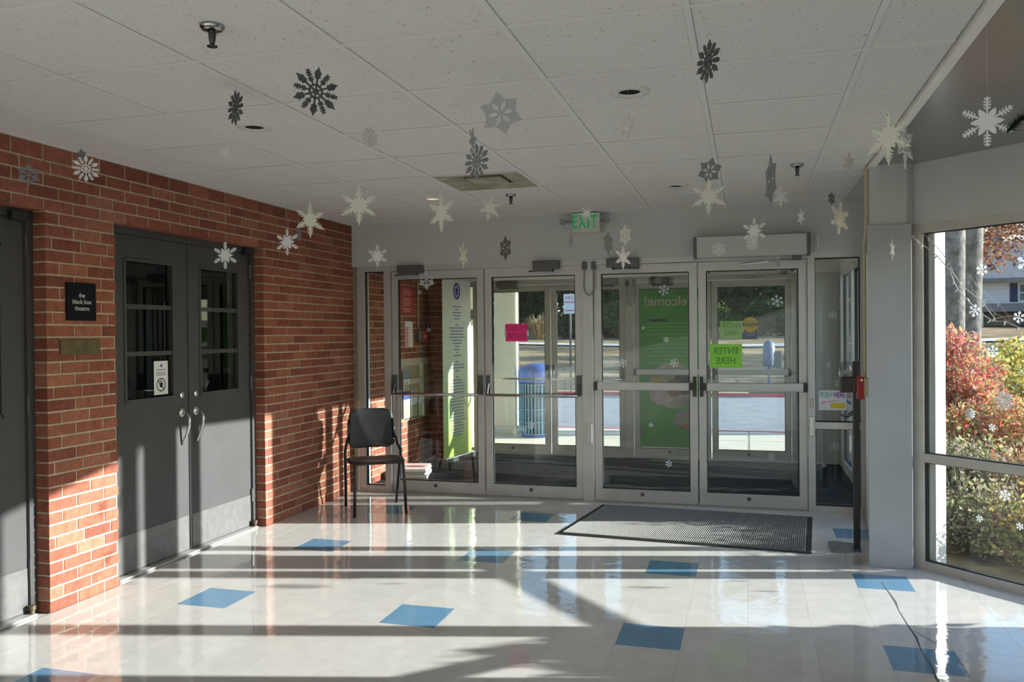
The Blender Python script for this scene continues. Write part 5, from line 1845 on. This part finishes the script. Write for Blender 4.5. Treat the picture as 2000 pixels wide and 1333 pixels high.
BUSHY = leaf_mat('yellow_green_leaves', ((0.60, 0.50, 0.12), (0.44, 0.44, 0.12), (0.30, 0.34, 0.12), (0.60, 0.40, 0.14), (0.24, 0.27, 0.12), (0.50, 0.50, 0.24)))
BUSHG = leaf_mat('dull_green_leaves', ((0.24, 0.28, 0.12), (0.32, 0.33, 0.16), (0.18, 0.22, 0.12), (0.42, 0.36, 0.24), (0.40, 0.42, 0.22), (0.45, 0.38, 0.30), (0.36, 0.30, 0.25)))


def tree(name, x, y, h, r, m, label, n, size, trunk=0.18, base=None, low=0.25, group='trees beyond the lawn', cone=False):
    z0 = hill(x, y) if base is None else base
    t = thing(name, (x, y, z0), label, 'tree', group)
    MB().tube([(x, y, z0 - 0.1), (x + 0.1, y, z0 + h * 0.4), (x - 0.05, y + 0.1, z0 + h * 0.85)], [trunk, trunk * 0.75, trunk * 0.3], 8).build('trunk', BARK, t, smooth=True)
    rr = np.random.default_rng(int(abs(x * 31 + y * 17)) + 3)
    cs, rs = [], []
    for k in range(26):
        f = low + (1 - low) * k / 25
        if cone: rad = r * (1.02 - (f - low) / (1 - low)) + 0.15
        else: rad = r * math.sin(math.pi * min(0.98, max(0.08, (f - low) / (1 - low) * 0.9 + 0.08))) ** 0.6
        a = rr.random() * 6.28
        q = rad * (0.35 + 0.45 * rr.random())
        cs.append((x + q * math.cos(a), y + q * math.sin(a), z0 + h * f))
        rs.append((rad * 0.55, rad * 0.55, h * 0.09 + 0.15))
    leaf_cloud('crown', m, t, cs, rs, n, size, rr)
    return t


tree('evergreen_tree', -2.8, 56, 11, 3.6, EVER, 'dark evergreen tree seen over the larger green paper', 14000, 0.24, cone=True, low=0.06)
tree('evergreen_tree', 0.8, 48, 11, 3.2, EVER, 'broad dark evergreen behind the yellow caution sticker', 16000, 0.23, low=0.05)
tree('evergreen_tree', 3.9, 55, 12, 3.4, EVER, 'dark evergreen tree seen at the automatic door edge', 14000, 0.25, low=0.05)
tree('evergreen_tree', -7.4, 48, 10, 3.0, EVER2, 'green tree seen between the crash bars and mullion', 14000, 0.23, low=0.05)
tree('evergreen_tree', -14.0, 54, 11, 3.4, EVER, 'dark evergreen behind the pale pampas grass', 14000, 0.24, low=0.08)
tree('evergreen_tree', -18.5, 48, 9, 3.0, EVER2, 'green tree behind the cream pillar', 10000, 0.24, low=0.05)
tree('autumn_tree', -5.0, 60, 15, 4.0, RUST, 'bare rusty tree rising behind the evergreens', 3500, 0.30, low=0.25)
tree('autumn_tree', 7.0, 62, 15, 5.0, RUST, 'tall rusty tree beyond the far vestibule corner', 4500, 0.32, low=0.2)
# hedge row at the lawn top
for k, x in enumerate((-9.2, -6.4, -3.8, -1.4, 1.2, 3.8, 6.4)):
    z0 = hill(x, 45)
    t = thing('hedge_shrub', (x, 45, z0), ('low hedge shrub behind the street sign', 'low hedge shrub behind the door mullion', 'low hedge shrub beyond the green welcome poster', 'low hedge shrub seen beside the green papers', 'low hedge shrub behind the caution sticker', 'low hedge shrub behind the meter post', 'low hedge shrub beyond the sidelight')[k], 'shrub', 'shrubs along the lawn top')
    rr = np.random.default_rng(100 + k)
    cs = [(x + rr.uniform(-1, 1), 45 + rr.uniform(-0.4, 0.4), z0 + 0.85 + rr.uniform(-0.5, 0.7)) for _ in range(12)]
    leaf_cloud('foliage', EVER2 if k % 2 else EVER, t, cs, [(0.8, 0.6, 0.6)] * 12, 3200, 0.12, rr)
    MB().tube([(x, 45, z0 - 0.05), (x, 45, z0 + 0.6)], 0.06, 6).build('stem', BARK, t)
# pampas grass
px, py = -10.6, 43.0
pz = hill(px, py)
t = thing('pampas_grass', (px, py, pz), 'clump of pale tan pampas grass at the lawn top', 'grass')
bl_ = MB()
for k in range(420):
    a = random.uniform(0, 6.283)
    l = random.uniform(0.6, 1.0)
    sp_ = random.uniform(0.1, 1.0)
    p0 = Vector((px + 0.2 * math.cos(a), py + 0.2 * math.sin(a), pz))
    p1 = p0 + Vector((math.cos(a) * sp_ * 0.6, math.sin(a) * sp_ * 0.6, l * 1.05))
    p2 = p0 + Vector((math.cos(a) * sp_ * 1.25, math.sin(a) * sp_ * 1.25, l * (1.5 - 0.5 * sp_)))
    w = Vector((-math.sin(a), math.cos(a), 0)) * 0.02
    bl_.add([p0 - w, p0 + w, p1 + w, p1 - w, p2 + w * 1.2, p2 - w * 1.2], [(0, 1, 2, 3), (3, 2, 4, 5)])
tag(bl_.build('blades', leaf_mat('pampas_tan', ((0.42, 0.33, 0.20), (0.55, 0.45, 0.30), (0.48, 0.34, 0.16), (0.35, 0.30, 0.20)))), kind='stuff')
bpy.context.view_layer.update()
_b = [o for o in C.objects if o.name.startswith('blades')][0]
_w = _b.location.copy()
_b.parent = t
_b.location = (_w.x - px, _w.y - py, _w.z - pz)

# house beyond the bay window
t = thing('house', (12.6, 54, 0), 'white sided house with grey roof and porch rail beyond the bay', 'house')
SID = mat('white_siding', (0.70, 0.70, 0.72), 0.7)
ROOF = mat('slate_roof', (0.17, 0.18, 0.20), 0.85, var=0.15, vscale=3)
SHAD = mat('porch_wall', (0.30, 0.29, 0.29), 0.8)
hx0, hx1, hy = 11.2, 26.0, 53.0
box(hx0, hx1, hy, hy + 9, 2.9, 4.3).build('upper_wall', SID, t)
for k in range(8):
    box(hx0 - 0.01, hx1, hy - 0.03, hy, 2.92 + k * 0.172, 2.92 + k * 0.172 + 0.15).build('siding_board', SID, t)
rfm = MB().add([(hx0 - 0.5, hy - 0.8, 4.15), (hx1 + 0.5, hy - 0.8, 4.15), (hx1 + 0.5, hy + 4.5, 6.6), (hx0 - 0.5, hy + 4.5, 6.6), (hx1 + 0.5, hy + 9.8, 4.15), (hx0 - 0.5, hy + 9.8, 4.15),
                (hx0 - 0.5, hy - 0.8, 4.35), (hx1 + 0.5, hy - 0.8, 4.35), (hx1 + 0.5, hy + 4.5, 6.8), (hx0 - 0.5, hy + 4.5, 6.8), (hx1 + 0.5, hy + 9.8, 4.35), (hx0 - 0.5, hy + 9.8, 4.35)],
               [(0, 1, 2, 3), (3, 2, 4, 5), (6, 9, 8, 7), (9, 11, 10, 8), (0, 6, 7, 1), (0, 3, 9, 6), (3, 5, 11, 9), (1, 7, 8, 2), (2, 8, 10, 4), (4, 10, 11, 5)])
rf = rfm.build('roof', ROOF, t)
box(14.3, 14.9, hy + 4.2, hy + 4.9, 6.2, 7.3).build('chimney', mat('chimney_grey', (0.2, 0.2, 0.21), 0.9), rf)
box(hx0, hx1, hy + 0.3, hy + 9, 0.3, 2.9).build('porch_wall', SHAD, t)
box(hx0 - 0.3, hx1, hy - 2.0, hy + 0.3, 2.45, 2.9).build('porch_roof', ROOF, t)
box(hx0 - 0.3, hx1, hy - 2.0, hy + 0.3, 0.1, 0.35).build('porch_deck', SID, t)
for x in (12.2, 15.2, 18.2):
    box(x, x + 0.18, hy - 1.9, hy - 1.7, 0.35, 2.45).build('white_post', SID, t)
box(12.2, hx1, hy - 1.9, hy - 1.82, 1.20, 1.30).build('hand_rail', SID, t)
box(12.2, hx1, hy - 1.9, hy - 1.82, 0.42, 0.50).build('bottom_rail', SID, t)
for k in range(44):
    x = 12.3 + k * 0.19
    box(x, x + 0.07, hy - 1.88, hy - 1.84, 0.5, 1.2).build('baluster', SID, t)
for x in (14.6, 17.8):
    w = box(x, x + 0.95, hy - 0.05, hy - 0.01, 3.05, 4.05).build('window', SID, t)
    box(x + 0.08, x + 0.87, hy - 0.07, hy - 0.05, 3.12, 3.50).build('pane', mat('house_pane', (0.12, 0.14, 0.17), 0.1), w)
    box(x + 0.08, x + 0.87, hy - 0.07, hy - 0.05, 3.56, 3.98).build('pane', mat('house_pane', (0.12, 0.14, 0.17), 0.1), w)
    for xx in (x - 0.42, x + 0.99):
        box(xx, xx + 0.38, hy - 0.06, hy - 0.01, 3.02, 4.08).build('shutter', mat('navy_shutter', (0.03, 0.045, 0.09), 0.6), t)
box(14.6, 15.5, hy + 0.24, hy + 0.30, 0.35, 2.3).build('front_door', mat('house_door', (0.06, 0.08, 0.14), 0.5), t)
struct(box(0, 60, 21, 100, -0.2, 0.02).build('floor_far_lawn', LAWN), 'flat lawn around the far house', 'lawn')

# two big trunks outside the bay


def big_trunk(x, y, r, lean, label):
    t = thing('tree_trunk', (x, y, -0.03), label, 'tree', 'big trunks outside the bay')
    MB().tube([(x, y, -0.05), (x + lean * 0.3, y, 0.6), (x + lean, y, 3.0), (x + lean * 2.2, y, 6.5)], [r * 1.35, r * 1.05, r * 0.95, r * 0.75], 18).build('trunk', BARK, t, smooth=True)
    for k in range(5):
        a = k * 2.2 + x
        z = 4.2 + 0.5 * k
        MB().tube([(x + lean * 1.6, y, z), (x + lean * 1.6 + math.cos(a) * 1.4, y + math.sin(a) * 1.4, z + 0.9), (x + math.cos(a) * 2.6, y + math.sin(a) * 2.6, z + 1.9)], [0.10, 0.06, 0.02], 6).build('branch', BARK, t)
    return t


big_trunk(2.80, 13.3, 0.155, 0.05, 'slimmer grey tree trunk close to the white jamb')
big_trunk(3.08, 13.75, 0.165, 0.10, 'thicker leaning grey tree trunk outside the bay window')
rr = np.random.default_rng(55)
t = thing('autumn_tree', (9.0, 40, 0), 'rusty autumn tree standing beside the far house', 'tree', 'trees beyond the lawn')
MB().tube([(9, 40, -0.05), (9.1, 40, 3), (9.0, 40, 7)], [0.25, 0.2, 0.08], 8).build('trunk', BARK, t, smooth=True)
leaf_cloud('crown', RUST, t, [(9 + rr.uniform(-2.5, 2.5), 40 + rr.uniform(-2, 2), rr.uniform(4.6, 9)) for _ in range(24)], [(1.5, 1.5, 1.1)] * 24, 5200, 0.10, rr)
t = thing('autumn_tree', (15.5, 72, 0), 'hazy rusty tree rising over the house roof', 'tree', 'trees beyond the lawn')
MB().tube([(15.5, 72, -0.05), (15.6, 72, 5), (15.5, 72, 12)], [0.35, 0.28, 0.1], 8).build('trunk', BARK, t, smooth=True)
leaf_cloud('crown', RUST, t, [(16 + rr.uniform(-6, 8), 72 + rr.uniform(-2, 2), rr.uniform(4, 15)) for _ in range(30)], [(2.4, 2.0, 1.8)] * 30, 9000, 0.16, rr)


def bush(x, y, w, d, h, m, label, n, size, seed, twig=60, m2=None, group='shrubs outside the bay'):
    t = thing('autumn_bush', (x, y, -0.03), label, 'bush', group)
    rr = np.random.default_rng(seed)
    cs, rs = [], []
    for k in range(34):
        a, q = rr.random() * 6.283, math.sqrt(rr.random())
        cx2, cy2 = x + q * w * math.cos(a), y + q * d * math.sin(a)
        top = h * (1.05 - 0.45 * q * q)
        cs.append((cx2, cy2, rr.uniform(0.25, 1.0) * top))
        rs.append((0.26, 0.26, 0.2))
    leaf_cloud('foliage', m, t, cs, rs, n, size, rr)
    if m2: leaf_cloud('inner_foliage', m2, t, [(c[0], c[1], c[2] * 0.6) for c in cs], rs, n // 2, size * 0.9, rr)
    tw = MB()
    for k in range(twig):
        c = cs[k % len(cs)]
        e = (c[0] + rr.uniform(-0.2, 0.2), c[1] + rr.uniform(-0.2, 0.2), c[2] + rr.uniform(0.0, 0.2))
        b0 = (x + (c[0] - x) * 0.35, y + (c[1] - y) * 0.35, -0.02)
        mid = tuple((b0[i] + e[i]) / 2 + rr.uniform(-0.05, 0.05) for i in range(3))
        tw.tube([b0, mid, e], [0.010, 0.006, 0.002], 4, cap=False)
    tag(tw.build('twigs', mat('twig_bark', (0.22, 0.18, 0.15), 0.9), t), kind='stuff')
    return t


bush(2.00, 9.6, 0.42, 0.8, 1.46, BUSHR, 'tall bush of red and orange leaves outside the bay', 11000, 0.028, 1, m2=BUSHG)
bush(2.80, 10.4, 0.50, 0.8, 1.34, BUSHY, 'bush of yellow and green leaves outside the bay', 11000, 0.028, 2, m2=BUSHG)
bush(2.05, 8.1, 0.55, 0.45, 0.86, BUSHA, 'mixed autumn bush low behind the bay middle rail', 9000, 0.024, 3, m2=BUSHG)
bush(1.62, 7.2, 0.34, 0.30, 0.56, BUSHG, 'dull green twiggy shrub close to the bay glass', 4200, 0.021, 4, twig=220)
bush(2.15, 7.05, 0.36, 0.35, 0.58, BUSHA, 'sparse twiggy shrub with few red leaves near the bay glass', 3200, 0.021, 5, twig=220, m2=BUSHG)
bush(1.50, 6.40, 0.24, 0.24, 0.36, BUSHG, 'low green ground plants right below the bay glass', 2600, 0.018, 14, twig=150)
bush(1.90, 6.10, 0.26, 0.24, 0.38, BUSHY, 'low yellowing ground plants below the bay glass', 2600, 0.018, 15, twig=150, m2=BUSHG)
# shrubs on the sunny side, beyond the picture edge; their shadow falls across the lobby floor
bush(2.75, 4.58, 0.32, 0.24, 0.98, BUSHG, 'loose shrub beside the sunny bay window, beyond the picture edge', 7000, 0.04, 6, twig=120)
bush(2.70, 3.75, 0.40, 0.36, 0.85, BUSHG, 'second loose shrub beside the sunny bay window, beyond the picture edge', 4500, 0.04, 8)
ep = thing('white_post', (2.62, 5.915, -0.03), 'unseen white post added beyond the picture edge to shade the lobby', 'post')  # out-of-view post put in to cast a shadow band on floor and doors
box(2.55, 2.69, 5.85, 5.98, 0.10, 3.2).build('shaft', WHITEP, ep, bevel=0.01)
box(2.52, 2.72, 5.82, 6.01, -0.03, 0.10).build('plinth', CONC, ep, bevel=0.01)
# trees out of the picture whose long shadows streak the lawn
for k, (x, y, h) in enumerate(((17, 27, 8), (22, 33, 9), (26, 38, 10))):
    tree('lawn_tree', x, y, h, 2.4, RUST, ('lawn tree beyond the picture edge, closest to the road', 'middle lawn tree beyond the picture edge', 'lawn tree beyond the picture edge, highest on the slope')[k], 2600, 0.22, base=0.0, low=0.3, group='trees beside the lawn')
